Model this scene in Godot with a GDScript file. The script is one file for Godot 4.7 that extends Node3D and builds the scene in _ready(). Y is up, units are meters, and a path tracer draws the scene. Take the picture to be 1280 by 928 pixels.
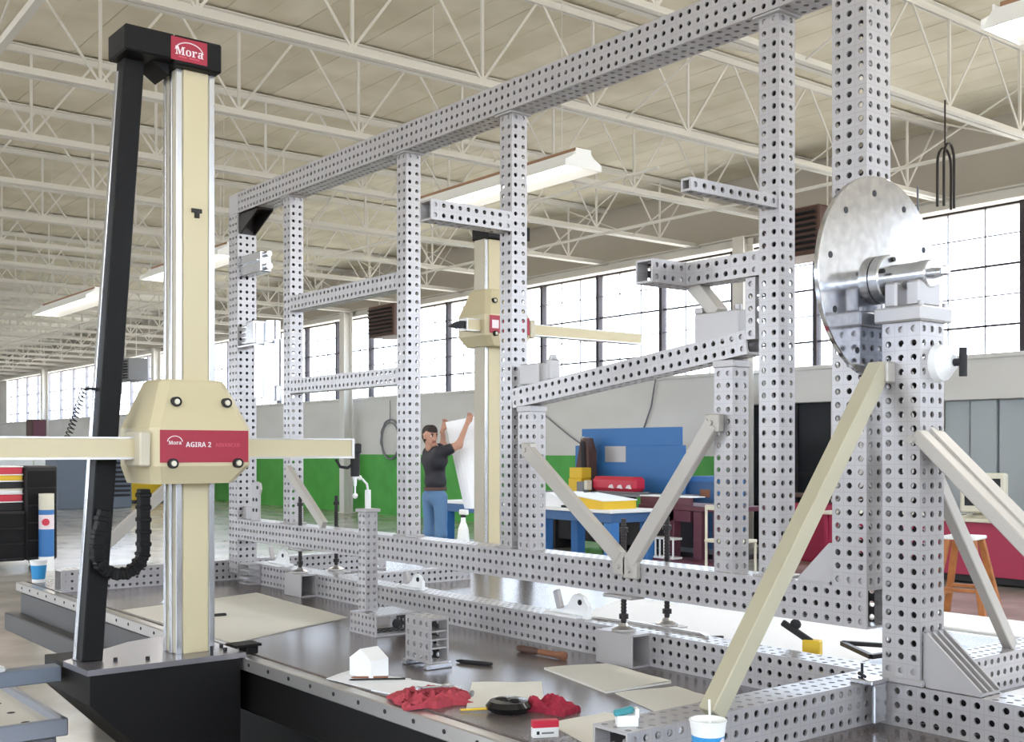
extends Node3D
# A fabrication hall: a perforated aluminium fixture on a surface plate between two column measuring machines.

const P := 0.04            # hole pitch of the perforated sections
const T := 0.72            # top of the surface plate
var M := {}
var base := Vector3.ZERO   # what B.commit subtracts: the base of the thing being built
var names := {}
var cache := {}

class B:
	var v := PackedVector3Array()
	var n := PackedVector3Array()
	var ix := PackedInt32Array()
	var x := Transform3D()
	func tri(a: Vector3, b: Vector3, c: Vector3, o: Vector3) -> void:
		a = x * a
		b = x * b
		c = x * c
		var q := (c - a).cross(b - a)
		var k := v.size()
		var oo := x.basis * o
		if q.dot(oo) < 0.0:
			q = -q
			v.append_array([a, c, b])
		else:
			v.append_array([a, b, c])
		q = q.normalized()
		n.append_array([q, q, q])
		ix.append_array([k, k + 1, k + 2])
	func quad(a: Vector3, b: Vector3, c: Vector3, d: Vector3, o: Vector3) -> void:
		a = x * a
		b = x * b
		c = x * c
		d = x * d
		var q := (c - a).cross(b - a)
		if q.length_squared() < 1e-16:
			q = (d - a).cross(c - a)
		var k := v.size()
		var oo := x.basis * o
		if q.dot(oo) < 0.0:
			q = -q
			v.append_array([a, d, c, b])
		else:
			v.append_array([a, b, c, d])
		q = q.normalized()
		n.append_array([q, q, q, q])
		ix.append_array([k, k + 1, k + 2, k, k + 2, k + 3])
	func squad(a: Vector3, b: Vector3, c: Vector3, d: Vector3, na: Vector3, nb: Vector3, nc: Vector3, nd: Vector3) -> void:
		a = x * a
		b = x * b
		c = x * c
		d = x * d
		na = (x.basis * na).normalized()
		nb = (x.basis * nb).normalized()
		nc = (x.basis * nc).normalized()
		nd = (x.basis * nd).normalized()
		var q := (c - a).cross(b - a)
		if q.length_squared() < 1e-16:
			q = (d - a).cross(c - a)
		var k := v.size()
		v.append_array([a, b, c, d])
		n.append_array([na, nb, nc, nd])
		if q.dot(na + nb + nc + nd) < 0.0:
			ix.append_array([k, k + 2, k + 1, k, k + 3, k + 2])
		else:
			ix.append_array([k, k + 1, k + 2, k, k + 2, k + 3])
	# chamfered box between two corners, in an own frame
	func box(lo: Vector3, hi: Vector3, bev := 0.0, f := Transform3D()) -> void:
		var keep := x
		x = x * f
		var c := (lo + hi) / 2.0
		var h := ((hi - lo) / 2.0).abs()
		var e := minf(bev, minf(h.x, minf(h.y, h.z)) * 0.49)
		for ax in 3:
			var a1 := (ax + 1) % 3
			var a2 := (ax + 2) % 3
			for s in [-1.0, 1.0]:
				var ps := []
				for t in [[-1.0, -1.0], [1.0, -1.0], [1.0, 1.0], [-1.0, 1.0]]:
					var p := Vector3.ZERO
					p[ax] = h[ax] * s
					p[a1] = (h[a1] - e) * t[0]
					p[a2] = (h[a2] - e) * t[1]
					ps.append(c + p)
				var o := Vector3.ZERO
				o[ax] = s
				quad(ps[0], ps[1], ps[2], ps[3], o)
				if e > 0.0:
					for s2 in [-1.0, 1.0]:
						var q := []
						for t in [-1.0, 1.0]:
							var p := Vector3.ZERO
							p[ax] = h[ax] * s
							p[a1] = (h[a1] - e) * s2
							p[a2] = (h[a2] - e) * t
							q.append(c + p)
						for t in [1.0, -1.0]:
							var p := Vector3.ZERO
							p[ax] = (h[ax] - e) * s
							p[a1] = h[a1] * s2
							p[a2] = (h[a2] - e) * t
							q.append(c + p)
						var o2 := Vector3.ZERO
						o2[ax] = s
						o2[a1] = s2
						quad(q[0], q[1], q[2], q[3], o2)
		if e > 0.0:
			for sx in [-1.0, 1.0]:
				for sy in [-1.0, 1.0]:
					for sz in [-1.0, 1.0]:
						var g := Vector3(sx, sy, sz)
						var hh := h * g
						var ee := g * e
						tri(c + Vector3(hh.x, hh.y - ee.y, hh.z - ee.z), c + Vector3(hh.x - ee.x, hh.y, hh.z - ee.z), c + Vector3(hh.x - ee.x, hh.y - ee.y, hh.z), g)
		x = keep
	# bar of rectangular section from a to b; w across "side", d across the other
	func bar(a: Vector3, b: Vector3, w: float, d: float, side := Vector3.UP, bev := 0.0) -> void:
		var y := (b - a)
		var l := y.length()
		y /= l
		var zz := side - y * side.dot(y)
		if zz.length() < 1e-3:
			zz = Vector3.RIGHT - y * y.x
			if zz.length() < 1e-3:
				zz = Vector3.BACK
		zz = zz.normalized()
		var xx := y.cross(zz)
		box(Vector3(-w / 2, 0, -d / 2), Vector3(w / 2, l, d / 2), bev, Transform3D(Basis(xx, y, zz), a))
	func cyl(a: Vector3, b: Vector3, r0: float, r1: float, seg := 12, caps := true) -> void:
		var y := (b - a).normalized()
		var s := Vector3.RIGHT if absf(y.x) < 0.8 else Vector3.UP
		var p := y.cross(s).normalized()
		var q := y.cross(p)
		for i in seg:
			var t0 := TAU * i / seg
			var t1 := TAU * (i + 1) / seg
			var d0 := p * cos(t0) + q * sin(t0)
			var d1 := p * cos(t1) + q * sin(t1)
			squad(a + d0 * r0, a + d1 * r0, b + d1 * r1, b + d0 * r1, d0, d1, d1, d0)
			if caps:
				if r0 > 0.0:
					tri(a, a + d0 * r0, a + d1 * r0, -y)
				if r1 > 0.0:
					tri(b, b + d0 * r1, b + d1 * r1, y)
	func pipe(pts: Array, r: float, seg := 8, r1 := -1.0) -> void:
		for i in pts.size() - 1:
			var ra := r if r1 < 0.0 else lerpf(r, r1, float(i) / (pts.size() - 1))
			var rb := r if r1 < 0.0 else lerpf(r, r1, float(i + 1) / (pts.size() - 1))
			cyl(pts[i], pts[i + 1], ra, rb, seg, i == 0 or i == pts.size() - 2)
			if i > 0:
				ball(pts[i], Vector3(ra, ra, ra), seg, 4)
	func ball(c: Vector3, r: Vector3, seg := 12, rings := 8) -> void:
		for j in rings:
			var f0 := PI * j / rings - PI / 2
			var f1 := PI * (j + 1) / rings - PI / 2
			for i in seg:
				var t0 := TAU * i / seg
				var t1 := TAU * (i + 1) / seg
				var d := [Vector3(cos(f0) * cos(t0), sin(f0), cos(f0) * sin(t0)), Vector3(cos(f0) * cos(t1), sin(f0), cos(f0) * sin(t1)), Vector3(cos(f1) * cos(t1), sin(f1), cos(f1) * sin(t1)), Vector3(cos(f1) * cos(t0), sin(f1), cos(f1) * sin(t0))]
				squad(c + d[0] * r, c + d[1] * r, c + d[2] * r, c + d[3] * r, d[0] / r, d[1] / r, d[2] / r, d[3] / r)
	# solid of revolution about an axis through o; prof: [radius, along]
	func lathe(prof: Array, o: Vector3, axis: Vector3, seg := 20) -> void:
		var y := axis.normalized()
		var s := Vector3.RIGHT if absf(y.x) < 0.8 else Vector3.UP
		var p := y.cross(s).normalized()
		var q := y.cross(p)
		for k in prof.size() - 1:
			var r0: float = prof[k][0]
			var h0: float = prof[k][1]
			var r1: float = prof[k + 1][0]
			var h1: float = prof[k + 1][1]
			for i in seg:
				var t0 := TAU * i / seg
				var t1 := TAU * (i + 1) / seg
				var d0 := p * cos(t0) + q * sin(t0)
				var d1 := p * cos(t1) + q * sin(t1)
				var m0 := d0 * (h1 - h0) - y * (r1 - r0)
				var m1 := d1 * (h1 - h0) - y * (r1 - r0)
				squad(o + d0 * r0 + y * h0, o + d1 * r0 + y * h0, o + d1 * r1 + y * h1, o + d0 * r1 + y * h1, m0, m1, m1, m0)
	# polygon in the frame's x-y plane, from z0 to z1
	func prism(poly: PackedVector2Array, z0: float, z1: float, f := Transform3D()) -> void:
		var keep := x
		x = x * f
		var t := Geometry2D.triangulate_polygon(poly)
		for i in range(0, t.size(), 3):
			var a := poly[t[i]]
			var b := poly[t[i + 1]]
			var c := poly[t[i + 2]]
			tri(Vector3(a.x, a.y, z1), Vector3(b.x, b.y, z1), Vector3(c.x, c.y, z1), Vector3(0, 0, z1 - z0))
			tri(Vector3(a.x, a.y, z0), Vector3(b.x, b.y, z0), Vector3(c.x, c.y, z0), Vector3(0, 0, z0 - z1))
		var cw := 1.0 if Geometry2D.is_polygon_clockwise(poly) else -1.0
		for i in poly.size():
			var a := poly[i]
			var b := poly[(i + 1) % poly.size()]
			var o := Vector3(-(b.y - a.y), b.x - a.x, 0) * cw
			quad(Vector3(a.x, a.y, z0), Vector3(b.x, b.y, z0), Vector3(b.x, b.y, z1), Vector3(a.x, a.y, z1), o)
		x = keep
	# a plate of na x nb cells with a round hole in each; the plate's face lies at o, its holes go t deep
	func holes(o: Vector3, du: Vector3, dv: Vector3, na: int, nb: int, p: float, r: float, seg: int, t: float, skip := 0.0) -> void:
		var nn := du.cross(dv)
		var inn: Array[Vector2] = []
		var out: Array[Vector2] = []
		for i in seg:
			var a := TAU * i / seg
			var d := Vector2(cos(a), sin(a))
			inn.append(d * r)
			out.append(d / maxf(absf(d.x), absf(d.y)) * p / 2)
		var rng := RandomNumberGenerator.new()
		rng.seed = na * 31 + nb
		for i in na:
			for j in nb:
				var c := o + du * (i + 0.5) * p + dv * (j + 0.5) * p
				if skip > 0.0 and rng.randf() < skip:
					var hu := du * p / 2
					var hv := dv * p / 2
					quad(c - hu - hv, c + hu - hv, c + hu + hv, c - hu + hv, nn)
					continue
				for k in seg:
					var l := (k + 1) % seg
					var a := c + du * inn[k].x + dv * inn[k].y
					var b := c + du * inn[l].x + dv * inn[l].y
					var e := c + du * out[k].x + dv * out[k].y
					var f := c + du * out[l].x + dv * out[l].y
					quad(a, b, f, e, nn)
					if t == 0.0:
						continue
					var m := -(du * (inn[k].x + inn[l].x) + dv * (inn[k].y + inn[l].y))
					quad(a, b, b - nn * t, a - nn * t, m)
	func mesh(off: Vector3) -> ArrayMesh:
		if off != Vector3.ZERO:
			for i in v.size():
				v[i] -= off
		var a := []
		a.resize(Mesh.ARRAY_MAX)
		a[Mesh.ARRAY_VERTEX] = v
		a[Mesh.ARRAY_NORMAL] = n
		a[Mesh.ARRAY_INDEX] = ix
		var m := ArrayMesh.new()
		m.add_surface_from_arrays(Mesh.PRIMITIVE_TRIANGLES, a)
		return m

# ---------------------------------------------------------------- nodes
func numbered(called: String) -> String:
	var k: int = names.get(called, -1) + 1
	names[called] = k
	return called if k == 0 else "%s_%03d" % [called, k]

func tag(o: Node, label: String, category := "", group := "", kind := "") -> void:
	if label: o.set_meta("label", label)
	if category: o.set_meta("category", category)
	if group: o.set_meta("group", group)
	if kind: o.set_meta("kind", kind)

# geometry of this thing is given in world metres
func thing(called: String, label: String, category: String, at: Vector3, group := "") -> Node3D:
	var o := Node3D.new()
	o.name = numbered(called)
	add_child(o)
	o.position = at
	base = at
	tag(o, label, category, group)
	return o

# geometry of this thing is given about its own base, and turned
func local(called: String, label: String, category: String, at: Vector3, yaw := 0.0, group := "") -> Node3D:
	var o := thing(called, label, category, at, group)
	o.rotation_degrees.y = yaw
	base = Vector3.ZERO
	return o

func part(root: Node, called: String, b: B, m: Material, label := "") -> MeshInstance3D:
	var o := MeshInstance3D.new()
	o.name = called
	o.mesh = b.mesh(base)
	o.material_override = m
	root.add_child(o, true)
	if label: o.set_meta("label", label)
	return o

func solo(called: String, label: String, category: String, b: B, m: Material, at: Vector3, group := "") -> MeshInstance3D:
	base = at
	var o := MeshInstance3D.new()
	o.name = numbered(called)
	o.mesh = b.mesh(at)
	o.position = at
	o.material_override = m
	add_child(o)
	tag(o, label, category, group)
	return o

func struct(called: String, b: B, m: Material, label := "") -> MeshInstance3D:
	base = Vector3.ZERO
	var o := MeshInstance3D.new()
	o.name = numbered(called)
	o.mesh = b.mesh(base)
	o.material_override = m
	add_child(o)
	tag(o, label, "", "", "structure")
	return o

func copy(o: Node3D, called: String, at: Vector3, yaw: float, label := "") -> Node3D:
	var c: Node3D = o.duplicate()
	c.name = numbered(called)
	add_child(c)
	c.position = at
	c.rotation_degrees.y = yaw
	if label: c.set_meta("label", label)
	return c

func bx(lo: Vector3, hi: Vector3, bev := 0.0) -> B:
	var b := B.new()
	b.box(lo, hi, bev)
	return b

func text(root: Node, called: String, s: String, at: Vector3, h: float, m: Material, turn: Vector3, italic := false, serif := false) -> void:
	var t := TextMesh.new()
	var f := SystemFont.new()
	f.font_names = PackedStringArray(["Droid Serif" if serif else "Droid Sans"])
	f.font_weight = 700
	f.font_italic = italic
	t.font = f
	t.font_size = 64
	t.pixel_size = h / 56.0
	t.depth = 0.0008
	t.text = s
	var o := MeshInstance3D.new()
	o.name = called
	o.mesh = t
	o.material_override = m
	root.add_child(o, true)
	o.position = at - base
	o.rotation_degrees = turn

# ---------------------------------------------------------------- materials
func mat(c: Color, rough := 0.6, metal := 0.0, spec := 0.5) -> StandardMaterial3D:
	var m := StandardMaterial3D.new()
	m.albedo_color = c
	m.roughness = rough
	m.metallic = metal
	m.metallic_specular = spec
	return m

func rgb(r: float, g: float, b: float) -> Color:
	return Color(r / 255.0, g / 255.0, b / 255.0)

func noise_tex(freq: float, lo: Color, hi: Color, sd: int, size := 256, oct := 4) -> NoiseTexture2D:
	var f := FastNoiseLite.new()
	f.seed = sd
	f.frequency = freq
	f.fractal_octaves = oct
	var t := NoiseTexture2D.new()
	t.width = size
	t.height = size
	t.seamless = true
	t.noise = f
	var g := Gradient.new()
	g.set_color(0, lo)
	g.set_color(1, hi)
	t.color_ramp = g
	return t

func tri_tex(m: StandardMaterial3D, t: Texture2D, per_metre: float, world := true) -> StandardMaterial3D:
	m.albedo_texture = t
	m.uv1_triplanar = true
	m.uv1_world_triplanar = world
	m.uv1_scale = Vector3.ONE * per_metre
	return m

func materials() -> void:
	# fine joint lines between the cells of the perforated sections
	var im := Image.create(64, 64, false, Image.FORMAT_RGB8)
	im.fill(Color(1, 1, 1))
	for i in 64:
		for k in [0, 63]:
			im.set_pixel(i, k, Color(0.9, 0.895, 0.89))
			im.set_pixel(k, i, Color(0.9, 0.895, 0.89))
	var grid := ImageTexture.create_from_image(im)
	M.alu = tri_tex(mat(rgb(178, 174, 174), 0.3, 0.25), grid, 1.0 / P, false)
	M.hole_shade = mat(rgb(74, 70, 70), 0.7)
	M.plain_alu = mat(rgb(178, 174, 173), 0.36, 0.25)
	M.brace = mat(rgb(186, 180, 172), 0.45, 0.15)
	M.brace_yellow = mat(rgb(184, 177, 152), 0.5, 0.1)
	M.steel = mat(rgb(205, 206, 210), 0.22, 0.9)
	M.mirror = tri_tex(mat(rgb(228, 231, 238), 0.11, 1.0), noise_tex(0.03, Color(0.86, 0.86, 0.87), Color(1, 1, 1), 5), 3.0, false)
	M.dark_steel = mat(rgb(52, 47, 46), 0.4, 0.6)
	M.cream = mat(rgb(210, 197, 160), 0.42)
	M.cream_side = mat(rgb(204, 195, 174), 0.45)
	M.black = mat(rgb(15, 13, 13), 0.55, 0.0, 0.35)
	M.black_gloss = mat(rgb(18, 18, 20), 0.15)
	M.red = mat(rgb(166, 34, 58), 0.45)
	M.white = mat(rgb(242, 242, 240), 0.5)
	M.white_print = mat(rgb(240, 225, 228), 0.5)
	M.faint_print = mat(rgb(205, 78, 100), 0.5)
	M.granite = tri_tex(mat(rgb(116, 107, 104), 0.24, 0.0, 0.6), noise_tex(0.12, Color(0.75, 0.75, 0.77), Color(1.0, 0.98, 0.97), 3, 512), 1.3)
	M.base_plate = mat(rgb(150, 146, 150), 0.3, 0.7)
	M.granite_side = mat(rgb(86, 84, 84), 0.5)
	M.rail = mat(rgb(196, 192, 188), 0.28, 0.7)
	M.paper = mat(rgb(232, 228, 217), 0.75)
	M.white_paper = mat(rgb(246, 247, 250), 0.6)
	M.blue_paper = mat(rgb(206, 218, 240), 0.55)
	M.concrete = tri_tex(mat(rgb(196, 189, 178), 0.2, 0.0, 0.6), noise_tex(0.01, Color(0.8, 0.8, 0.8), Color(1, 1, 1), 9, 512, 5), 0.25)
	M.wall = tri_tex(mat(rgb(228, 225, 221), 0.8), noise_tex(0.006, Color(0.93, 0.93, 0.92), Color(1, 1, 1), 11, 256), 0.2)
	M.green = tri_tex(mat(rgb(84, 176, 74), 0.55), noise_tex(0.02, Color(0.86, 0.9, 0.85), Color(1, 1, 1), 12, 256), 0.3)
	M.roof = tri_tex(mat(rgb(240, 236, 228), 0.8), noise_tex(0.012, Color(0.9, 0.89, 0.86), Color(1, 1, 1), 13, 256), 0.3)
	M.truss = mat(rgb(222, 219, 213), 0.6)
	M.eave = mat(rgb(190, 184, 175), 0.8)
	M.frame = mat(rgb(50, 42, 48), 0.6)
	M.thin_frame = mat(rgb(150, 148, 156), 0.6)
	M.glass = StandardMaterial3D.new()
	M.glass.albedo_color = Color(0.95, 0.97, 1.0, 0.06)
	M.glass.transparency = BaseMaterial3D.TRANSPARENCY_ALPHA
	M.glass.roughness = 0.05
	M.tube = StandardMaterial3D.new()
	M.tube.albedo_color = Color(1, 1, 1)
	M.tube.emission_enabled = true
	M.tube.emission = Color(1.0, 0.98, 0.94)
	M.tube.emission_energy_multiplier = 3.0
	M.enamel = mat(rgb(250, 250, 248), 0.35)
	M.ballast = mat(rgb(150, 112, 84), 0.6)
	M.blue = mat(rgb(58, 118, 182), 0.5)
	M.blue_dark = mat(rgb(62, 100, 146), 0.5)
	M.yellow = mat(rgb(232, 190, 44), 0.5)
	M.maroon = mat(rgb(98, 52, 66), 0.5)
	M.crimson = mat(rgb(170, 44, 78), 0.5)
	M.plastic_red = mat(rgb(206, 46, 70), 0.4)
	M.wood = tri_tex(mat(rgb(196, 126, 70), 0.55), noise_tex(0.03, Color(0.8, 0.76, 0.7), Color(1, 1, 1), 21, 128), 2.0)
	M.brown = mat(rgb(84, 58, 50), 0.6)
	M.handle_wood = mat(rgb(140, 92, 66), 0.6)
	M.rag = mat(rgb(176, 66, 78), 0.95)
	M.rag_dark = mat(rgb(160, 40, 62), 0.95)
	M.teal = mat(rgb(62, 142, 150), 0.45)
	M.cup_blue = mat(rgb(52, 148, 208), 0.45)
	M.magenta = mat(rgb(178, 60, 110), 0.5)
	M.grey = mat(rgb(128, 128, 132), 0.6)
	M.grey_blue = mat(rgb(112, 120, 134), 0.55)
	M.dark = mat(rgb(38, 36, 38), 0.7)
	M.very_dark = mat(rgb(20, 22, 26), 0.6)
	M.beige = mat(rgb(222, 216, 196), 0.55)
	M.curtain = mat(rgb(176, 182, 184), 0.6)
	M.tray = mat(rgb(222, 217, 207), 0.5, 0.1)
	M.tray_rim = mat(rgb(150, 154, 164), 0.4, 0.3)
	M.glove = mat(rgb(230, 232, 236), 0.8)

func A(x: float, y: float, z: float) -> Vector3:
	return Vector3(x, y, z)

# ---------------------------------------------------------------- perforated sections
func beam_mesh(n: int, ny: int, nz: int, seg: int, skip := 0.0, p := P) -> ArrayMesh:
	var key := "%d %d %d %d %.2f %.3f" % [n, ny, nz, seg, skip, p]
	if cache.has(key):
		return cache[key]
	var b := B.new()
	var y := ny * p
	var z := nz * p
	var l := n * p
	var r := p * 0.235
	b.holes(A(0, 0, z), Vector3.RIGHT, Vector3.UP, n, ny, p, r, seg, 0.006, skip)
	b.holes(A(0, y, 0), Vector3.BACK, Vector3.RIGHT, nz, n, p, r, seg, 0.006, skip)
	b.holes(A(0, 0, 0), Vector3.UP, Vector3.RIGHT, ny, n, p, r, seg, 0.006, skip)
	b.holes(A(0, 0, 0), Vector3.RIGHT, Vector3.BACK, n, nz, p, r, seg, 0.006, skip)
	var t := 0.007
	for e in [0.0, l]:
		var o := Vector3.LEFT if e == 0.0 else Vector3.RIGHT
		var i: float = e + (0.05 if e == 0.0 else -0.05)
		for q in [[0.0, 0.0, y, t, 0.0, 1.0], [0.0, z - t, y, z, 0.0, -1.0], [0.0, t, t, z - t, 1.0, 0.0], [y - t, t, y, z - t, -1.0, 0.0]]:
			b.quad(A(e, q[0], q[1]), A(e, q[2], q[1]), A(e, q[2], q[3]), A(e, q[0], q[3]), o)
		b.quad(A(e, 0, t), A(e, y, t), A(i, y, t), A(i, 0, t), Vector3.BACK)
		b.quad(A(e, 0, z - t), A(e, y, z - t), A(i, y, z - t), A(i, 0, z - t), Vector3.FORWARD)
		b.quad(A(e, t, 0), A(e, t, z), A(i, t, z), A(i, t, 0), Vector3.UP)
		b.quad(A(e, y - t, 0), A(e, y - t, z), A(i, y - t, z), A(i, y - t, 0), Vector3.DOWN)
	# dark liner inside the section; its colour paints the shade within the holes
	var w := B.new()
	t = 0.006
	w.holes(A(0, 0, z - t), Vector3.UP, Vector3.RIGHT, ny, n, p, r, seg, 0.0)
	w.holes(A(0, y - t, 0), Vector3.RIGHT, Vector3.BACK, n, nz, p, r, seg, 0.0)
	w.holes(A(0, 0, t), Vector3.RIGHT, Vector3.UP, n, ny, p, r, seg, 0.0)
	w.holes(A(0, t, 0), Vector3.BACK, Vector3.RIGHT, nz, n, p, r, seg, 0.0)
	var m := b.mesh(Vector3.ZERO)
	var s := []
	s.resize(Mesh.ARRAY_MAX)
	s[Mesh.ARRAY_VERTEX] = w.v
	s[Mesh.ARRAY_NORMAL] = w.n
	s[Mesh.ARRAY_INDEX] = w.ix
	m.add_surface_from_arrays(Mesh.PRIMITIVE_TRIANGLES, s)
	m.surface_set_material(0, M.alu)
	m.surface_set_material(1, M.hole_shade)
	cache[key] = m
	return m

# n cells along "axis"; a, b cells across (x: y, z; y: x, z; z: y, x); corner = least x, y, z
func beam(root: Node3D, called: String, axis: String, n: int, a: int, b: int, corner: Vector3, seg := 8, skip := 0.0, p := P) -> MeshInstance3D:
	var o := MeshInstance3D.new()
	o.name = called
	o.mesh = beam_mesh(n, a, b, seg, skip, p)
	root.add_child(o, true)
	if axis == "x":
		o.position = corner - base
	elif axis == "y":
		o.transform = Transform3D(Basis(A(0, 1, 0), A(-1, 0, 0), A(0, 0, 1)), corner + A(a * p, 0, 0) - base)
	else:
		o.transform = Transform3D(Basis(A(0, 0, 1), A(0, 1, 0), A(-1, 0, 0)), corner + A(b * p, 0, 0) - base)
	return o

# hollow triangular stiffener in the x-y plane: right angle at o, legs lx and ly, ribs across z
func gusset(b: B, o: Vector3, lx: float, ly: float, z0: float, z1: float, ribs: int) -> void:
	for k in ribs:
		var z := lerpf(z0, z1 - 0.008, float(k) / (ribs - 1))
		var poly := PackedVector2Array([Vector2(0, 0), Vector2(lx, 0), Vector2(lx, signf(ly) * 0.012), Vector2(signf(lx) * 0.012, ly), Vector2(0, ly)])
		b.prism(poly, 0.0, 0.008, Transform3D(Basis(), A(o.x, o.y, z)))
	b.box(A(minf(o.x, o.x + lx), o.y - 0.0, z0), A(maxf(o.x, o.x + lx), o.y + signf(ly) * 0.008, z1))
	b.box(A(o.x, minf(o.y, o.y + ly), z0), A(o.x + signf(lx) * 0.008, maxf(o.y, o.y + ly), z1))

func fixture() -> void:
	var t := thing("fixture_base", "long low perforated aluminium base framework lying bolted on the dark surface plate", "base frame", A(-4.2, T, -2.99))
	beam(t, "long_beam", "x", 105, 3, 3, A(-6.23, T, -3.05), 8, 0.0)
	beam(t, "cross_beam", "z", 55, 3, 3, A(-2.03, T, -4.05), 16)
	beam(t, "end_beam", "x", 28, 3, 3, A(-1.905, T, -2.96), 16)
	beam(t, "cross_beam", "z", 52, 3, 3, A(-6.52, T, -3.99), 8)
	beam(t, "cross_beam", "z", 24, 2, 2, A(-5.62, T, -4.05), 8)
	for x in [-3.10, -5.59]:
		var b := B.new()
		b.box(A(x, T, -2.846), A(x + 0.19, T + 0.12, -2.838), 0.002)
		b.box(A(x, T + 0.112, -2.93), A(x + 0.19, T + 0.12, -2.846))
		b.box(A(x, T, -2.93), A(x + 0.19, T + 0.008, -2.846))
		b.box(A(x, T + 0.008, -2.93), A(x + 0.008, T + 0.112, -2.846))
		b.box(A(x + 0.06, T + 0.008, -2.93), A(x + 0.19, T + 0.112, -2.925))
		part(t, "side_block", b, M.plain_alu)
		var c := B.new()
		c.box(A(x + 0.03, T + 0.112, -3.16), A(x + 0.16, T + 0.12, -3.05), 0.001)
		c.box(A(x + 0.03, T, -3.06), A(x + 0.16, T + 0.112, -3.05))
		c.box(A(x + 0.09, T, -3.15), A(x + 0.1, T + 0.112, -3.06))
		part(t, "side_block", c, M.plain_alu)
	for q in [[A(-2.03, T + 0.12, -3.2), 16]]:
		var b := B.new()
		b.box(q[0] + A(0.02, 0, 0), q[0] + A(0.10, 0.004, 0.09), 0.001)
		part(t, "joint_plate", b, M.steel)
	# the end bracket under the left upright, three slots
	var e := B.new()
	for k in 4:
		e.box(A(-6.20, T + 0.002 + 0.038 * k, -2.92), A(-6.06, T + 0.01 + 0.038 * k, -2.86))
	e.box(A(-6.20, T, -2.928), A(-6.06, T + 0.124, -2.92))
	part(t, "slotted_bracket", e, M.plain_alu)

	t = thing("upright_frame", "tall perforated aluminium frame of thin posts under one long inclined-looking top beam", "frame", A(-4.2, 0.975, -2.93))
	t.set_meta("label", "tall perforated aluminium frame of slender posts joined by one long top beam")
	beam(t, "bottom_beam", "x", 107, 3, 3, A(-6.245, 0.975, -2.99), 8)
	beam(t, "top_beam", "x", 104, 3, 3, A(-6.245, 2.895, -2.99), 8)
	beam(t, "corner_post", "y", 53, 3, 3, A(-6.365, 0.775, -2.99), 8)
	beam(t, "corner_post", "y", 60, 3, 3, A(-2.085, 1.095, -2.99), 16)
	for x in [-5.66, -4.50, -3.705, -2.34]:
		beam(t, "post", "y", 45, 2, 2, A(x - 0.04, 1.095, -2.97), 8)
	beam(t, "short_post", "y", 14, 2, 2, A(-3.625, 1.095, -2.97), 8)
	beam(t, "short_post", "y", 17, 2, 2, A(-2.57, 1.095, -2.97), 8)
	var c := B.new()
	for x in [-6.365, -2.085]:
		c.box(A(x + 0.002, 3.01, -2.988), A(x + 0.118, 3.015, -2.872))
	c = B.new()
	c.box(A(-6.365, 2.895, -2.99), A(-6.245, 3.015, -2.87), 0.004)
	part(t, "corner_block", c, M.plain_alu)
	for q in [[-3.63, 1.655], [-2.575, 1.775]]:
		part(t, "post_cap", bx(A(q[0], q[1], -2.975), A(q[0] + 0.09, q[1] + 0.025, -2.885), 0.003), M.plain_alu)
	for x in [-5.66, -4.50, -3.705, -2.34]:
		var f := B.new()
		f.box(A(x - 0.055, 1.095, -2.985), A(x + 0.055, 1.103, -2.875), 0.002)
		f.box(A(x - 0.055, 2.887, -2.985), A(x + 0.055, 2.895, -2.875), 0.002)
		part(t, "post_plate", f, M.plain_alu)
	var s := beam(t, "sloping_arm", "x", 31, 2, 2, A(-3.66, 1.672, -2.97), 8)
	s.rotation.z = atan2(0.145, 1.26)
	beam(t, "rail", "x", 27, 2, 2, A(-5.62, 2.26, -2.97), 8)
	beam(t, "rail", "x", 27, 2, 2, A(-5.62, 1.81, -2.97), 8)
	beam(t, "bracket_arm", "x", 8, 2, 2, A(-2.70, 2.065, -2.97), 8)
	beam(t, "bracket_arm", "z", 6, 2, 2, A(-2.78, 2.065, -2.97), 8)
	beam(t, "bracket_arm", "z", 10, 2, 2, A(-3.745, 2.40, -2.89), 8)
	beam(t, "bracket_arm", "z", 10, 1, 1, A(-2.345, 2.268, -2.89), 8)
	# diagonal braces
	for q in [[A(-3.53, 1.50, -2.865), A(-2.985, 1.11, -2.855)], [A(-2.55, 1.59, -2.865), A(-2.93, 1.10, -2.855)]]:
		var b := B.new()
		b.bar(q[0], q[1], 0.055, 0.03, Vector3.BACK, 0.003)
		b.box(q[1] + A(-0.035, -0.06, -0.015), q[1] + A(0.035, 0.02, 0.012), 0.004)
		b.box(q[0] + A(-0.03, -0.03, -0.02), q[0] + A(0.03, 0.03, 0.012), 0.004)
		b.cyl(q[0] + A(0, 0, 0.01), q[0] + A(0, 0, 0.022), 0.009, 0.009, 8)
		b.cyl(q[1] + A(0, -0.03, 0.01), q[1] + A(0, -0.03, 0.022), 0.009, 0.009, 8)
		part(t, "diagonal_brace", b, M.brace)
	var d := B.new()
	d.bar(A(-5.63, 1.40, -2.88), A(-5.22, 1.11, -2.88), 0.05, 0.03, Vector3.BACK, 0.003)
	part(t, "diagonal_brace", d, M.brace)
	for q in [[A(-6.305, 1.62, -2.86), A(-6.44, 0.87, -2.05)]]:
		var b := B.new()
		b.bar(q[0], q[1], 0.06, 0.05, Vector3.RIGHT, 0.003)
		part(t, "diagonal_brace", b, M.brace)
	# triangular stiffeners
	var g := B.new()
	gusset(g, A(-2.085, 1.095, 0), -0.125, 0.125, -2.99, -2.87, 2)
	part(t, "gusset", g, M.plain_alu)
	g = B.new()
	gusset(g, A(-6.245, 2.895, 0), 0.24, -0.12, -2.98, -2.88, 2)
	part(t, "gusset", g, M.dark_steel, "dark hollow stiffener in the upper corner")
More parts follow.
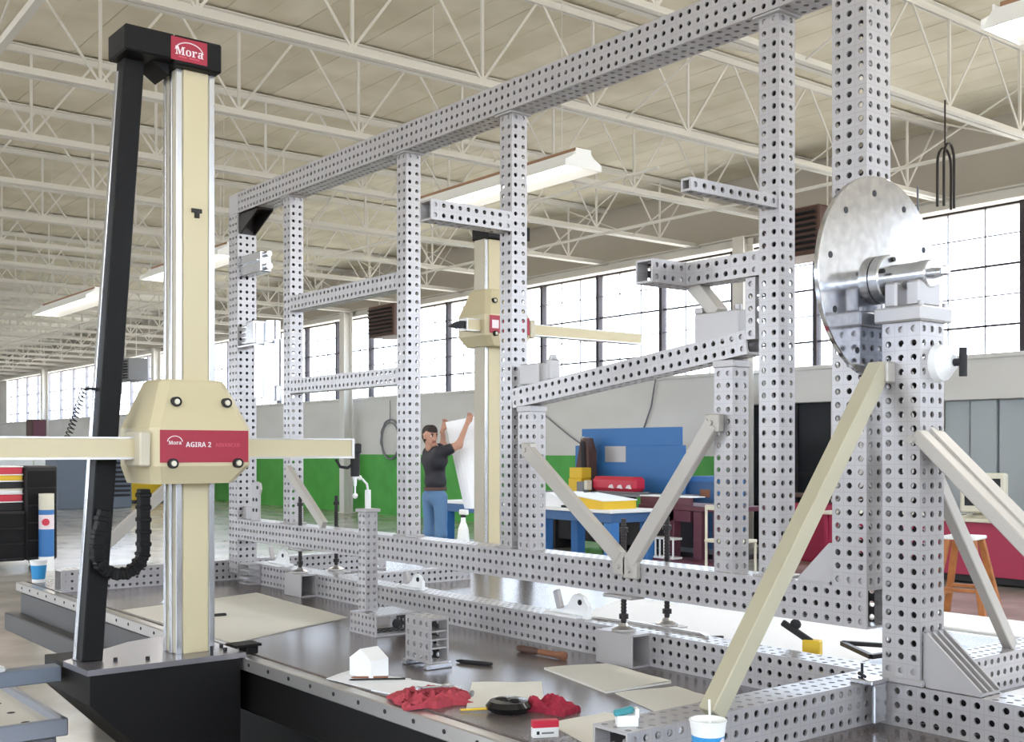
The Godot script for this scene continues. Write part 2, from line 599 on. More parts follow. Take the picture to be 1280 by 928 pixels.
	g = B.new()
	g.box(A(-6.24, 1.095, -2.96), A(-6.19, 1.17, -2.90), 0.003)
	g.prism(PackedVector2Array([Vector2(0, 0), Vector2(0.10, 0), Vector2(0.10, 0.15), Vector2(0.12, 0.18), Vector2(0.11, 0.215), Vector2(0.07, 0.225), Vector2(0, 0.215)]), 0, 0.012, Transform3D(Basis(), A(-6.10, 1.095, -2.90)))
	part(t, "lug_plate", g, M.plain_alu)
	g = B.new()
	for q in [[0.03, 0.06], [0.07, 0.06], [0.03, 0.12], [0.07, 0.12], [0.08, 0.19]]:
		g.cyl(A(-6.10 + q[0], 1.095 + q[1], -2.8885), A(-6.10 + q[0], 1.095 + q[1], -2.8865), 0.011, 0.011, 10)
	part(t, "bolt_head", g, M.dark)
	# brackets on the left upright
	g = B.new()
	g.box(A(-6.245, 2.52, -2.95), A(-5.97, 2.64, -2.885), 0.006)
	g.box(A(-6.245, 2.585, -2.885), A(-5.99, 2.592, -2.87))
	g.cyl(A(-5.97, 2.55, -2.92), A(-5.93, 2.55, -2.92), 0.02, 0.02)
	g.cyl(A(-5.97, 2.62, -2.92), A(-5.93, 2.62, -2.92), 0.016, 0.016)
	part(t, "clamp_block", g, M.steel)
	g = B.new()
	g.box(A(-6.245, 2.10, -2.95), A(-5.80, 2.115, -2.87), 0.003)
	g.box(A(-6.16, 2.115, -2.95), A(-6.05, 2.25, -2.88), 0.006)
	for k in 4:
		g.box(A(-6.21, 2.12 + 0.03 * k, -2.93), A(-6.16, 2.135 + 0.03 * k, -2.88), 0.003)
	part(t, "roller_bracket", g, M.steel)
	g = B.new()
	for x in [-6.0, -5.87]:
		g.cyl(A(x, 1.80 if x < -5.9 else 1.78, -2.91), A(x, 2.10, -2.91), 0.05, 0.05, 16)
		g.cyl(A(x, 2.115, -2.91), A(x, 2.23, -2.91), 0.042, 0.042, 16)
	g.cyl(A(-5.80, 1.86, -2.91), A(-5.80, 2.12, -2.91), 0.025, 0.025, 12)
	part(t, "roller", g, M.steel)
	# seats and blocks round the sloping arm
	g = B.new()
	g.box(A(-3.62, 1.765, -2.96), A(-3.50, 1.85, -2.895), 0.004)
	g.box(A(-3.46, 1.78, -2.95), A(-3.43, 1.86, -2.90), 0.004)
	g.cyl(A(-3.445, 1.86, -2.925), A(-3.445, 1.88, -2.925), 0.02, 0.014)
	part(t, "seat_block", g, M.plain_alu)
	g = B.new()
	g.box(A(-2.665, 1.862, -2.965), A(-2.47, 1.965, -2.895), 0.004)
	g.box(A(-2.665, 1.965, -2.965), A(-2.63, 1.985, -2.895), 0.003)
	g.cyl(A(-2.50, 1.965, -2.93), A(-2.50, 1.985, -2.93), 0.014, 0.014)
	part(t, "seat_block", g, M.plain_alu)
	g = B.new()
	g.bar(A(-2.69, 2.07, -2.93), A(-2.58, 1.96, -2.93), 0.05, 0.05, Vector3.BACK, 0.003)
	part(t, "knee_strut", g, M.brace)
	beam(t, "hole_plate", "y", 5, 1, 1, A(-2.435, 1.86, -2.93), 8, 0.0)

func tower() -> void:
	var t := thing("pivot_tower", "thick perforated tower carrying a large polished round turning disc and shaft", "tower", A(-1.833, 0.84, -2.90))
	beam(t, "column", "y", 25, 3, 3, A(-1.893, 0.86, -2.96), 16)
	part(t, "foot_plate", bx(A(-1.9, 0.842, -2.968), A(-1.763, 0.86, -2.832), 0.004), M.plain_alu)
	part(t, "cap", bx(A(-1.909, 1.86, -2.98), A(-1.757, 1.903, -2.82), 0.005), M.plain_alu)
	var b := B.new()
	b.box(A(-1.885, 1.903, -2.945), A(-1.845, 1.975, -2.835), 0.006)
	b.box(A(-1.815, 1.903, -2.945), A(-1.772, 1.975, -2.835), 0.006)
	for x in [-1.90, -1.77]:
		for z in [-2.96, -2.84]:
			b.cyl(A(x, 1.903, z), A(x, 1.916, z), 0.008, 0.008, 8)
	part(t, "bearing_foot", b, M.plain_alu)
	b = B.new()
	b.lathe([[0.0, 0.0], [0.07, 0.0], [0.07, 0.028], [0.066, 0.032], [0.038, 0.034], [0.038, 0.125], [0.040, 0.127], [0.040, 0.158], [0.036, 0.162], [0.0, 0.162]], A(-1.928, 1.995, -2.89), Vector3.RIGHT, 32)
	b.cyl(A(-1.766, 1.995, -2.89), A(-1.735, 1.995, -2.89), 0.016, 0.013, 14)
	b.box(A(-1.737, 1.985, -2.90), A(-1.715, 2.012, -2.88), 0.004)
	part(t, "shaft", b, M.steel)
	b = B.new()
	for k in 5:
		b.cyl(A(-1.90, 1.995 + 0.055 * cos(k * 1.256), -2.89 + 0.055 * sin(k * 1.256)), A(-1.886, 1.995 + 0.055 * cos(k * 1.256), -2.89 + 0.055 * sin(k * 1.256)), 0.007, 0.007, 8)
	part(t, "flange_bolt", b, M.dark_steel)
	b = B.new()
	b.lathe([[0.0, -0.016], [0.2935, -0.016], [0.2955, -0.014], [0.2955, -0.002], [0.2935, 0.0], [0.0, 0.0]], A(-1.93, 2.0, -2.89), Vector3.RIGHT, 96)
	var disc := part(t, "disc", b, M.mirror, "large round polished aluminium turning disc")
	for k in 10:
		var a := k * TAU / 10 + 0.18
		b = B.new()
		b.cyl(A(-1.9304, 2.0 + 0.245 * sin(a), -2.89 + 0.245 * cos(a)), A(-1.929, 2.0 + 0.245 * sin(a), -2.89 + 0.245 * cos(a)), 0.0095, 0.0095, 12)
		part(disc, "bolt_hole", b, M.very_dark)
	# braces to the base
	b = B.new()
	b.bar(A(-1.885, 1.735, -2.815), A(-1.905, 0.845, -2.13), 0.052, 0.05, Vector3.RIGHT, 0.003)
	part(t, "brace", b, M.brace_yellow)
	b = B.new()
	b.box(A(-1.91, 1.69, -2.842), A(-1.85, 1.75, -2.80), 0.004)
	b.cyl(A(-1.88, 1.725, -2.80), A(-1.88, 1.725, -2.788), 0.011, 0.011, 10)
	part(t, "brace_shoe", b, M.brace)
	for z in [-2.865, -2.935]:
		b = B.new()
		b.bar(A(-1.79, 1.545, z), A(-1.05, 0.85, z), 0.036, 0.06, Vector3.BACK, 0.003)
		part(t, "brace", b, M.brace)
	b = B.new()
	b.bar(A(-1.79, 1.555, -2.90), A(-1.06, 0.86, -2.90), 0.036, 0.02, Vector3.BACK)
	b.cyl(A(-1.795, 1.53, -2.836), A(-1.795, 1.53, -2.826), 0.011, 0.011, 10)
	part(t, "brace_web", b, M.brace)
	b = B.new()
	b.bar(A(-1.85, 1.50, -2.98), A(-1.95, 0.845, -3.66), 0.04, 0.036, Vector3.RIGHT, 0.003)
	part(t, "brace", b, M.brace)
	b = B.new()
	gusset(b, A(-1.77, 0.842, 0), 0.17, 0.15, -2.95, -2.85, 4)
	part(t, "gusset", b, M.plain_alu)
	b = B.new()
	b.cyl(A(-1.773, 1.745, -2.93), A(-1.70, 1.745, -2.93), 0.011, 0.011, 10)
	b.cyl(A(-1.697, 1.705, -2.93), A(-1.697, 1.785, -2.93), 0.011, 0.011, 10)
	part(t, "handle", b, M.dark, "black T-shaped handle")
	b = B.new()
	b.lathe([[0.0, 0.0], [0.055, 0.0], [0.05, 0.02], [0.02, 0.05], [0.0, 0.05]], A(-1.773, 1.745, -2.93), Vector3.RIGHT, 16)
	part(t, "handle_boss", b, M.white)
	# clamp screwed on the corner of the base frame
	t = thing("corner_clamp", "small silver clamp with black thumb screw gripping the base corner below the tower", "clamp", A(-1.9, 0.76, -2.79))
	b = B.new()
	b.box(A(-1.935, 0.8415, -2.83), A(-1.862, 0.856, -2.745), 0.003)
	b.box(A(-1.872, 0.735, -2.815), A(-1.860, 0.8415, -2.755), 0.003)
	part(t, "jaw", b, M.steel)
	b = B.new()
	b.cyl(A(-1.915, 0.856, -2.775), A(-1.915, 0.895, -2.775), 0.004, 0.004, 8)
	b.cyl(A(-1.935, 0.862, -2.79), A(-1.895, 0.862, -2.76), 0.005, 0.005, 8)
	part(t, "thumb_screw", b, M.dark)
	t = thing("corner_clamp", "small clamp with black thumb screw on the cross beam behind the tower", "clamp", A(-1.98, 0.84, -3.30))
	b = B.new()
	b.box(A(-2.02, 0.8405, -3.36), A(-1.93, 0.853, -3.26), 0.003)
	part(t, "jaw", b, M.steel)
	b = B.new()
	b.cyl(A(-1.97, 0.853, -3.31), A(-1.97, 0.905, -3.31), 0.004, 0.004, 8)
	b.cyl(A(-1.99, 0.862, -3.33), A(-1.95, 0.862, -3.29), 0.006, 0.006, 8)
	part(t, "thumb_screw", b, M.dark)

func jack(x: float, z: float, y: float, top: float, label: String, shelf: bool) -> void:
	var t := thing("levelling_jack", label, "jack", A(x, y, z), "levelling jacks under the upright frame")
	var b := B.new()
	b.lathe([[0.0, 0.0], [0.042, 0.0], [0.044, 0.004], [0.044, 0.010], [0.02, 0.02], [0.013, 0.03], [0.0, 0.03]], A(x, y, z), Vector3.UP, 20)
	part(t, "foot", b, M.rail)
	b = B.new()
	b.cyl(A(x, y + 0.03, z), A(x, top, z), 0.0095, 0.0095, 10)
	for k in int((top - y - 0.04) / 0.012):
		b.cyl(A(x, y + 0.036 + k * 0.012, z), A(x, y + 0.041 + k * 0.012, z), 0.0112, 0.0112, 10)
	part(t, "screw_rod", b, M.dark_steel)
	for h in ([y + 0.045, 1.065, top - 0.05]):
		b = B.new()
		b.cyl(A(x, h, z), A(x, h + 0.018, z), 0.018, 0.018, 6)
		part(t, "nut", b, M.dark_steel)
	if shelf:
		b = B.new()
		var s := 1.0 if z > -2.9 else -1.0
		b.box(A(x - 0.075, 0.962, z - 0.035), A(x + 0.075, 0.974, z + 0.035), 0.003)
		b.box(A(x - 0.075, 0.974, z - s * 0.035 - 0.004), A(x + 0.075, 1.02, z - s * 0.035 + 0.004), 0.002)
		part(t, "angle_bracket", b, M.plain_alu)

# ---------------------------------------------------------------- measuring machines
func machine(o: Vector3, sgn: float, label: String, low: float, probe_at: float, tail_at: float, near: bool) -> Node3D:
	var t := thing("measuring_machine", label, "machine", o)
	var f := Transform3D(Basis(A(1, 0, 0), A(0, 1, 0), A(0, 0, -sgn)), o)   # z runs towards the plate
	var b := B.new()
	b.x = f
	b.prism(PackedVector2Array([Vector2(-0.43, 0.715 - o.y), Vector2(0.13, 0.715 - o.y), Vector2(0.13, 0.12 - o.y), Vector2(0.02, 0.16 - o.y), Vector2(-0.43, 0.61 - o.y)]), 0.36, -0.17, Transform3D(Basis(A(0, 0, 1), A(0, 1, 0), A(-1, 0, 0)), Vector3.ZERO))
	part(t, "carriage_base", b, M.black)
	b = B.new()
	b.x = f
	b.prism(PackedVector2Array([Vector2(0.175, -0.44), Vector2(0.175, 0.15), Vector2(-0.43, 0.15), Vector2(-0.33, -0.12), Vector2(-0.065, -0.45)]), 0.715 - o.y, 0.735 - o.y, Transform3D(Basis(A(1, 0, 0), A(0, 0, 1), A(0, 1, 0)), Vector3.ZERO))
	part(t, "base_plate", b, M.base_plate)
	b = B.new()
	b.x = f
	for q in [[0.1, 0.1], [0.02, 0.12], [-0.1, 0.1], [0.1, -0.2], [0.05, -0.3]]:
		b.cyl(A(q[0], 0, q[1]), A(q[0], 0.012, q[1]), 0.008, 0.008, 8)
	b.cyl(A(0.16, 0, 0.02), A(0.16, 0.035, 0.02), 0.006, 0.006, 8)
	part(t, "bolt", b, M.dark)
	b = B.new()
	b.x = f
	b.box(A(0.11, -0.01, 0.15), A(0.18, 0.02, 0.20), 0.004)
	b.box(A(0.10, 0.02, 0.10), A(0.19, 0.03, 0.21), 0.003)
	part(t, "rail_wiper", b, M.black)
	# column
	var h := 2.93 - o.y
	b = B.new()
	b.x = f
	b.box(A(-0.062, 0, -0.077), A(0.058, h, 0.077), 0.004)
	var col := part(t, "column", b, M.cream_side)
	b = B.new()
	b.x = f
	b.box(A(0.058, 0.0, -0.05), A(0.066, h, 0.047), 0.002)
	part(col, "cover_strip", b, M.cream)
	b = B.new()
	b.x = f
	for z in [-0.066, 0.063]:
		b.box(A(0.058, 0, z - 0.011), A(0.064, h, z + 0.011), 0.003)
	b.box(A(-0.05, 0, -0.083), A(-0.03, h, -0.077), 0.002)
	b.box(A(0.005, 0, -0.083), A(0.030, h, -0.077), 0.002)
	part(col, "guide_rail", b, M.steel)
	# head
	b = B.new()
	b.x = f
	b.box(A(-0.075, h, -0.10), A(0.105, h + 0.11, 0.085), 0.006)
	b.box(A(-0.075, h + 0.015, -0.285), A(0.105, h + 0.11, -0.10), 0.006)
	b.prism(PackedVector2Array([Vector2(-0.10, -0.03), Vector2(-0.10, 0.03), Vector2(-0.19, 0.03)]), -0.05, 0.09, Transform3D(Basis(A(0, 0, 1), A(0, 1, 0), A(-1, 0, 0)), A(0, h, 0)))
	var head := part(t, "head_cover", b, M.black)
	if near:
		b = B.new()
		b.x = f
		b.box(A(0.105, h + 0.015, -0.115), A(0.108, h + 0.100, 0.025))
		part(head, "emblem_plate", b, M.red)
		text(head, "lettering", "Mora", A(o.x + 0.109, o.y + h + 0.051, o.z + 0.045), 0.036, M.white_print, A(0, 90, 0), true, true)
		b = B.new()
		b.x = f
		b.box(A(0.107, h + 0.027, -0.085), A(0.1088, h + 0.032, -0.055))
		b.box(A(0.107, h + 0.027, -0.045), A(0.1088, h + 0.032, -0.005))
		part(head, "printed_line", b, M.faint_print).set_meta("kind", "stuff")
		b = B.new()
		b.x = f
		var pts := []
		for k in 15:
			var a := PI * (0.04 + 0.92 * k / 14.0)
			pts.append(A(0.1085, h + 0.05 + 0.036 * sin(a), -0.045 - 0.054 * cos(a)))
		b.pipe(pts, 0.0022, 6)
		part(head, "emblem_arc", b, M.white_print)
	# cable tube leaning beside the column
	b = B.new()
	b.x = f
	b.bar(A(-0.03, 0.0, -0.37), A(-0.03, h + 0.02, -0.215), 0.085, 0.075, Vector3.BACK, 0.004)
	var tube := part(t, "cable_tube", b, M.black)
	b = B.new()
	b.x = f
	b.bar(A(-0.055, 0.0, -0.411), A(-0.055, h - 0.02, -0.256), 0.03, 0.008, Vector3.BACK, 0.002)
	part(tube, "edge_trim", b, M.steel)
	# carriage: lofted hood
	var y0 := low - o.y
	b = B.new()
	b.x = f
	var secs := [[0.0, -0.13, 0.17, -0.205, 0.11], [0.065, -0.15, 0.205, -0.222, 0.164], [0.205, -0.15, 0.205, -0.222, 0.164], [0.375, -0.10, 0.125, -0.155, 0.10], [0.385, -0.09, 0.115, -0.145, 0.09]]
	var rings := []
	for q in secs:
		var c := 0.03
		var r := []
		for e in [[q[1] + c, q[3]], [q[2] - c, q[3]], [q[2], q[3] + c], [q[2], q[4] - c], [q[2] - c, q[4]], [q[1] + c, q[4]], [q[1], q[4] - c], [q[1], q[3] + c]]:
			r.append(A(e[0], y0 + q[0], e[1]))
		rings.append(r)
	for k in rings.size() - 1:
		for i in 8:
			var i2 := (i + 1) % 8
			var cc: Vector3 = (rings[k][i] + rings[k][i2]) / 2.0
			b.quad(rings[k][i], rings[k][i2], rings[k + 1][i2], rings[k + 1][i], A(cc.x - 0.02, 0, cc.z + 0.03))
	for i in range(1, 7):
		b.tri(rings[0][0], rings[0][i], rings[0][i + 1], Vector3.DOWN)
		b.tri(rings[4][0], rings[4][i], rings[4][i + 1], Vector3.UP)
	var car := part(t, "carriage", b, M.cream)
	b = B.new()
	b.x = f
	b.box(A(0.205, y0 + 0.078, -0.195), A(0.2075, y0 + 0.196, 0.145))
	part(car, "name_plate", b, M.red)
	if near:
		text(car, "lettering", "Mora", A(o.x + 0.2085, y0 + o.y + 0.150, o.z + 0.140), 0.016, M.white_print, A(0, 90, 0), true, true)
		text(car, "lettering", "AGIRA 2", A(o.x + 0.2085, y0 + o.y + 0.143, o.z + 0.051), 0.022, M.white_print, A(0, 90, 0), true)
		text(car, "lettering", "ADVANCED", A(o.x + 0.2085, y0 + o.y + 0.142, o.z - 0.062), 0.016, M.faint_print, A(0, 90, 0), true)
		b = B.new()
		b.x = f
		var pts := []
		for k in 11:
			var a := PI * (0.03 + 0.94 * k / 10.0)
			pts.append(A(0.208, y0 + 0.152 + 0.022 * sin(a), -0.140 - 0.028 * cos(a)))
		b.pipe(pts, 0.0016, 6)
		part(car, "emblem_arc", b, M.white_print)
	else:
		b = B.new()
		b.x = f
		b.box(A(0.2075, y0 + 0.11, 0.07), A(0.2085, y0 + 0.165, 0.125))
		part(car, "emblem_plate", b, M.white_print)
	for q in [[0.30, -0.12, 0.165], [0.30, 0.075, 0.165], [0.075, -0.15, 0.21], [0.075, 0.10, 0.21]]:
		b = B.new()
		b.x = f
		b.lathe([[0.0, -0.03], [0.018, -0.03], [0.018, 0.014], [0.014, 0.016], [0.014, 0.010], [0.0, 0.010]], A(q[2], y0 + q[0], q[1]), Vector3.RIGHT, 16)
		var kb := part(car, "knob", b, M.dark)
		b = B.new()
		b.x = f
		b.cyl(A(q[2] + 0.010, y0 + q[0], q[1]), A(q[2] + 0.017, y0 + q[0], q[1]), 0.012, 0.010, 14)
		part(kb if false else car, "knob_face", b, M.beige)
	b = B.new()
	b.x = f
	b.box(A(0.03, y0 + 0.065, -0.262), A(0.19, y0 + 0.19, -0.220), 0.006)
	part(car, "arm_collar", b, M.cream_side)
	# horizontal arm
	var ya := y0 + 0.13
	b = B.new()
	b.x = f
	b.box(A(0.06, ya - 0.036, tail_at), A(0.135, ya + 0.036, probe_at), 0.003)
	var arm := part(t, "arm", b, M.cream)
	b = B.new()
	b.x = f
	b.box(A(0.058, ya + 0.034, tail_at), A(0.137, ya + 0.040, probe_at))
	b.box(A(0.058, ya - 0.040, tail_at), A(0.137, ya - 0.032, probe_at))
	part(arm, "guide_rail", b, M.rail)
	b = B.new()
	b.x = f
	b.box(A(0.057, ya - 0.042, probe_at), A(0.138, ya + 0.042, probe_at + 0.012), 0.002)
	part(arm, "end_plate", b, M.rail)
	b = B.new()
	b.x = f
	if near:
		b.box(A(0.08, ya - 0.02, probe_at + 0.012), A(0.12, ya + 0.02, probe_at + 0.055), 0.004)
		b.cyl(A(0.10, ya - 0.115, probe_at + 0.035), A(0.10, ya - 0.02, probe_at + 0.035), 0.018, 0.02, 12)
		b.pipe([A(0.10, ya - 0.045, probe_at - 0.055), A(0.10, ya - 0.075, probe_at - 0.035), A(0.10, ya - 0.08, probe_at), A(0.10, ya - 0.06, probe_at + 0.03)], 0.006, 6)
	else:
		b.prism(PackedVector2Array([Vector2(0, -0.02), Vector2(0.06, -0.03), Vector2(0.13, -0.015), Vector2(0.06, 0.02), Vector2(0, 0.025)]), -0.02, 0.02, Transform3D(Basis(A(0, 0, 1), A(0, 1, 0), A(-1, 0, 0)), A(0.10, ya, probe_at)))
	var ph := part(arm, "probe_head", b, M.dark)
	if near:
		b = B.new()
		b.x = f
		b.cyl(A(0.10, ya - 0.155, probe_at + 0.035), A(0.10, ya - 0.115, probe_at + 0.035), 0.006, 0.009, 10)
		b.ball(A(0.10, ya - 0.195, probe_at + 0.035), A(0.012, 0.012, 0.012), 10, 6)
		b.cyl(A(0.10, ya - 0.185, probe_at + 0.035), A(0.10, ya - 0.155, probe_at + 0.035), 0.004, 0.004, 8)
		part(arm, "stylus", b, M.white)
	# cable chain hanging below the carriage
	if near:
		var path := []
		for k in 6:
			path.append(A(0.045, y0 - 0.02 - k * 0.045, -0.195))
		for k in range(1, 9):
			var a := PI * k / 8.0
			path.append(A(0.045, y0 - 0.245 - 0.085 * sin(a), -0.28 + 0.085 * cos(a)))
		for k in 3:
			path.append(A(0.045, y0 - 0.2 + k * 0.05, -0.365 + k * 0.012))
		b = B.new()
		b.x = f
		for k in path.size() - 1:
			var p0: Vector3 = path[k]
			var p1: Vector3 = path[k + 1]
			b.bar(p0, p1 + (p1 - p0) * 0.15, 0.036, 0.05, Vector3.RIGHT, 0.004)
			b.bar(p0.lerp(p1, 0.3), p0.lerp(p1, 0.7), 0.044, 0.056, Vector3.RIGHT, 0.004)
		part(t, "cable_chain", b, M.black)
		b = B.new()
		b.x = f
		b.box(A(0.064, y0 + o.y - o.y + 1.02, -0.02), A(0.072, y0 + 1.035, 0.02))
		b.box(A(0.066, y0 + 1.0, -0.008), A(0.078, y0 + 1.02, 0.008))
		part(col, "stop_block", b, M.dark)
	return t

# ---------------------------------------------------------------- the hall
func hall() -> void:
	var b := B.new()
	b.box(A(-62, -0.3, -14.4), A(8, 0, 14))
	struct("floor", b, M.concrete)
	# ceiling: slab with boards below it
	b = B.new()
	b.box(A(-62.3, 5.88, -14.4), A(8.3, 6.1, 14.3))
	var c := struct("ceiling", b, M.roof)
	var rng := RandomNumberGenerator.new()
	rng.seed = 4
	var kinds := []
	for k in 3:
		var d := B.new()
		d.box(A(-1.098, 0, -0.388), A(1.098, 0.05, 0.3875), 0.003)
		d.box(A(-1.098, -0.004, -0.012), A(1.098, 0.0, 0.012), 0.003)
		kinds.append(d.mesh(Vector3.ZERO))
	var tones := []
	for k in 3:
		tones.append(tri_tex(mat(rgb(236 - k * 5, 229 - k * 5, 213 - k * 6), 0.8), M.roof.albedo_texture, 0.3))
	for i in 12:
		for j in 18:
			var o := MeshInstance3D.new()
			o.name = "roof_board"
			o.mesh = kinds[rng.randi() % 3]
			o.material_override = tones[rng.randi() % 3]
			o.position = A(-5.0 - 2.2 * i, 5.825 - rng.randf() * 0.006, -13.65 + 0.78 * j)
			c.add_child(o, true)
	b = B.new()
	for i in 28:
		for j in 36:
			if i >= 4 and i < 16 and j < 18:
				continue
			var x := -5.0 - 2.2 * (i - 4)
			if x < -61:
				continue
			b.box(A(x - 1.098, 5.825, -13.65 + 0.78 * j - 0.388), A(x + 1.098, 5.875, -13.65 + 0.78 * j + 0.388))
	var far := part(c, "roof_board", b, M.roof)
	far.set_meta("kind", "stuff")
	# window wall
	b = B.new()
	var x0 := -62.0
	for q in [[x0, -11.95, 0.0, 2.74], [-10.15, -8.55, 0.0, 2.74], [-6.2, 8.0, 0.0, 2.74], [-11.95, -10.15, 2.27, 2.74], [-8.55, -6.2, 2.20, 2.74]]:
		b.box(A(q[0], q[2], -14.4), A(q[1], q[3], -14.06))
	b.box(A(x0, 2.742, -14.36), A(-55.4, 4.7, -14.1))
	b.box(A(5.1, 2.742, -14.36), A(8, 4.7, -14.06))
	var w := struct("wall_window_side", b, M.wall)
	b = B.new()
	b.box(A(-42, 0, -14.06), A(-11.95, 1.40, -14.052))
	part(w, "green_band", b, M.green, "green painted lower band of the wall")
	b = B.new()
	b.box(A(x0, 4.7, -14.4), A(8, 5.9, -14.06))
	struct("wall_above_windows", b, M.eave)
	b = B.new()
	b.box(A(x0, 2.70, -14.06), A(8, 2.76, -14.0), 0.01)
	struct("trim_1", b, M.wall)
	b = B.new()
	b.box(A(x0, 4.68, -14.0), A(8, 4.70, -13.8))
	b.box(A(x0, 4.70, -13.92), A(8, 4.82, -13.90))
	b.box(A(x0, 4.82, -14.0), A(8, 4.84, -13.8))
	struct("trim_2", b, M.truss)
	# other walls; the far ends and the wall behind the camera have windows as well
	b = B.new()
	b.box(A(-62.3, 0, -14.4), A(-62, 5.9, 14.3))
	struct("wall_far_end", b, M.wall)
	b = B.new()
	b.box(A(8, 0, -14.4), A(8.3, 2.0, 14.3))
	b.box(A(8, 5.0, -14.4), A(8.3, 5.9, 14.3))
	for k in 5:
		b.box(A(8, 2.0, -14.4 + k * 7.0), A(8.3, 5.0, -13.4 + k * 7.0))
	struct("wall_near_end", b, M.wall)
	b = B.new()
	b.box(A(-62, 0, 14.0), A(8, 2.2, 14.3))
	b.box(A(-62, 4.9, 14.0), A(8, 5.9, 14.3))
	for k in 8:
		b.box(A(-62 + k * 9.6, 2.2, 14.0), A(-61 + k * 9.6, 4.9, 14.3))
	struct("wall_behind", b, M.wall)
	b = B.new()
	b.box(A(-62, 2.2, 14.1), A(8, 4.9, 14.12))
	struct("window_behind", b, M.glass)
	b = B.new()
	b.box(A(8.1, 2.0, -14.3), A(8.12, 5.0, 14.2))
	struct("window_near_end", b, M.glass)
	# windows of the window wall, bay by bay
	var zg := -14.16
	var pane := bx(A(-0.262, -0.193, -0.004), A(0.262, 0.193, 0.004)).mesh(Vector3.ZERO)
	var stuff_g := B.new()
	var stuff_f := B.new()
	for i in range(-8, 30):
		var xr := -7.35 - 1.6 * i
		var single := i >= -1 and i < 14
		var f := B.new()
		var th := B.new()
		f.box(A(xr - 0.035, 2.74, zg - 0.05), A(xr + 0.035, 4.7, zg + 0.07))
		f.box(A(xr - 1.565, 2.74, zg - 0.03), A(xr - 0.035, 2.765, zg + 0.03))
		f.box(A(xr - 1.565, 4.675, zg - 0.03), A(xr - 0.035, 4.7, zg + 0.03))
		for k in [1, 3]:
			f.box(A(xr - 1.565, 2.74 + 0.392 * k - 0.013, zg - 0.02), A(xr - 0.035, 2.74 + 0.392 * k + 0.013, zg + 0.025))
		for k in [2, 4]:
			th.box(A(xr - 1.565, 2.74 + 0.392 * k - 0.008, zg - 0.012), A(xr - 0.035, 2.74 + 0.392 * k + 0.008, zg + 0.014))
		for k in [1, 2]:
			th.box(A(xr - 0.5333 * k - 0.008, 2.765, zg - 0.012), A(xr - 0.5333 * k + 0.008, 4.675, zg + 0.014))
		if single:
			var r := struct("window_%d" % (i + 2), f, M.frame)
			part(r, "muntin", th, M.thin_frame)
			for a in 3:
				for k in 5:
					var o := MeshInstance3D.new()
					o.name = "pane"
					o.mesh = pane
					o.material_override = M.glass
					o.position = A(xr - 0.5333 * (a + 0.5), 2.74 + 0.392 * (k + 0.5), zg)
					r.add_child(o, true)
		else:
			for q in [f, th]:
				var k: int = stuff_f.v.size()
				stuff_f.v.append_array(q.v)
				stuff_f.n.append_array(q.n)
				for e in q.ix:
					stuff_f.ix.append(e + k)
			for a in 3:
				for k in 5:
					var o := A(xr - 0.5333 * (a + 0.5), 2.74 + 0.392 * (k + 0.5), zg)
					stuff_g.box(o - A(0.262, 0.193, 0.004), o + A(0.262, 0.193, 0.004))
	var wf := struct("window_row", stuff_f, M.thin_frame)
	part(wf, "pane", stuff_g, M.glass).set_meta("kind", "stuff")
	# doors
	b = B.new()
	b.box(A(-11.95, 0, -14.5), A(-10.15, 2.27, -14.3))
	var d := struct("door_1", b, M.very_dark)
	b = B.new()
	b.box(A(-11.95, 0, -14.3), A(-11.88, 2.27, -14.04))
	b.box(A(-10.22, 0, -14.3), A(-10.15, 2.27, -14.04))
	b.box(A(-12.0, 2.22, -14.3), A(-10.1, 2.34, -14.03))
	part(d, "frame", b, M.wall)
	b = B.new()
	b.box(A(-11.06, 0, -14.3), A(-11.0, 2.22, -14.27))
	b.box(A(-11.88, 1.1, -14.3), A(-10.22, 1.16, -14.28))
	part(d, "rail", b, M.dark)
	b = B.new()
	b.box(A(-8.55, 0, -14.5), A(-6.2, 2.2, -14.3))
	d = struct("door_2", b, M.curtain)
	for k in 6:
		b = B.new()
		b.box(A(-8.52 + k * 0.385, 0.02, -14.3), A(-8.16 + k * 0.385, 2.17, -14.25 + 0.03 * (k % 2)), 0.012)
		part(d, "panel", b, M.curtain)
	b = B.new()
	b.box(A(-8.62, 2.17, -14.3), A(-6.1, 2.25, -14.02))
	part(d, "track", b, M.wall)
	# columns against the wall
	for k in 5:
		b = B.new()
		var x := -11.62 - 12.2 * k
		for z in [-13.84, -13.62]:
			b.box(A(x - 0.11, 0, z - 0.012), A(x + 0.11, 4.8, z + 0.012))
		b.box(A(x - 0.012, 0, -13.84), A(x + 0.012, 4.8, -13.62))
		b.box(A(x - 0.16, 0, -13.9), A(x + 0.16, 0.02, -13.56))
		struct("column", b, M.truss)

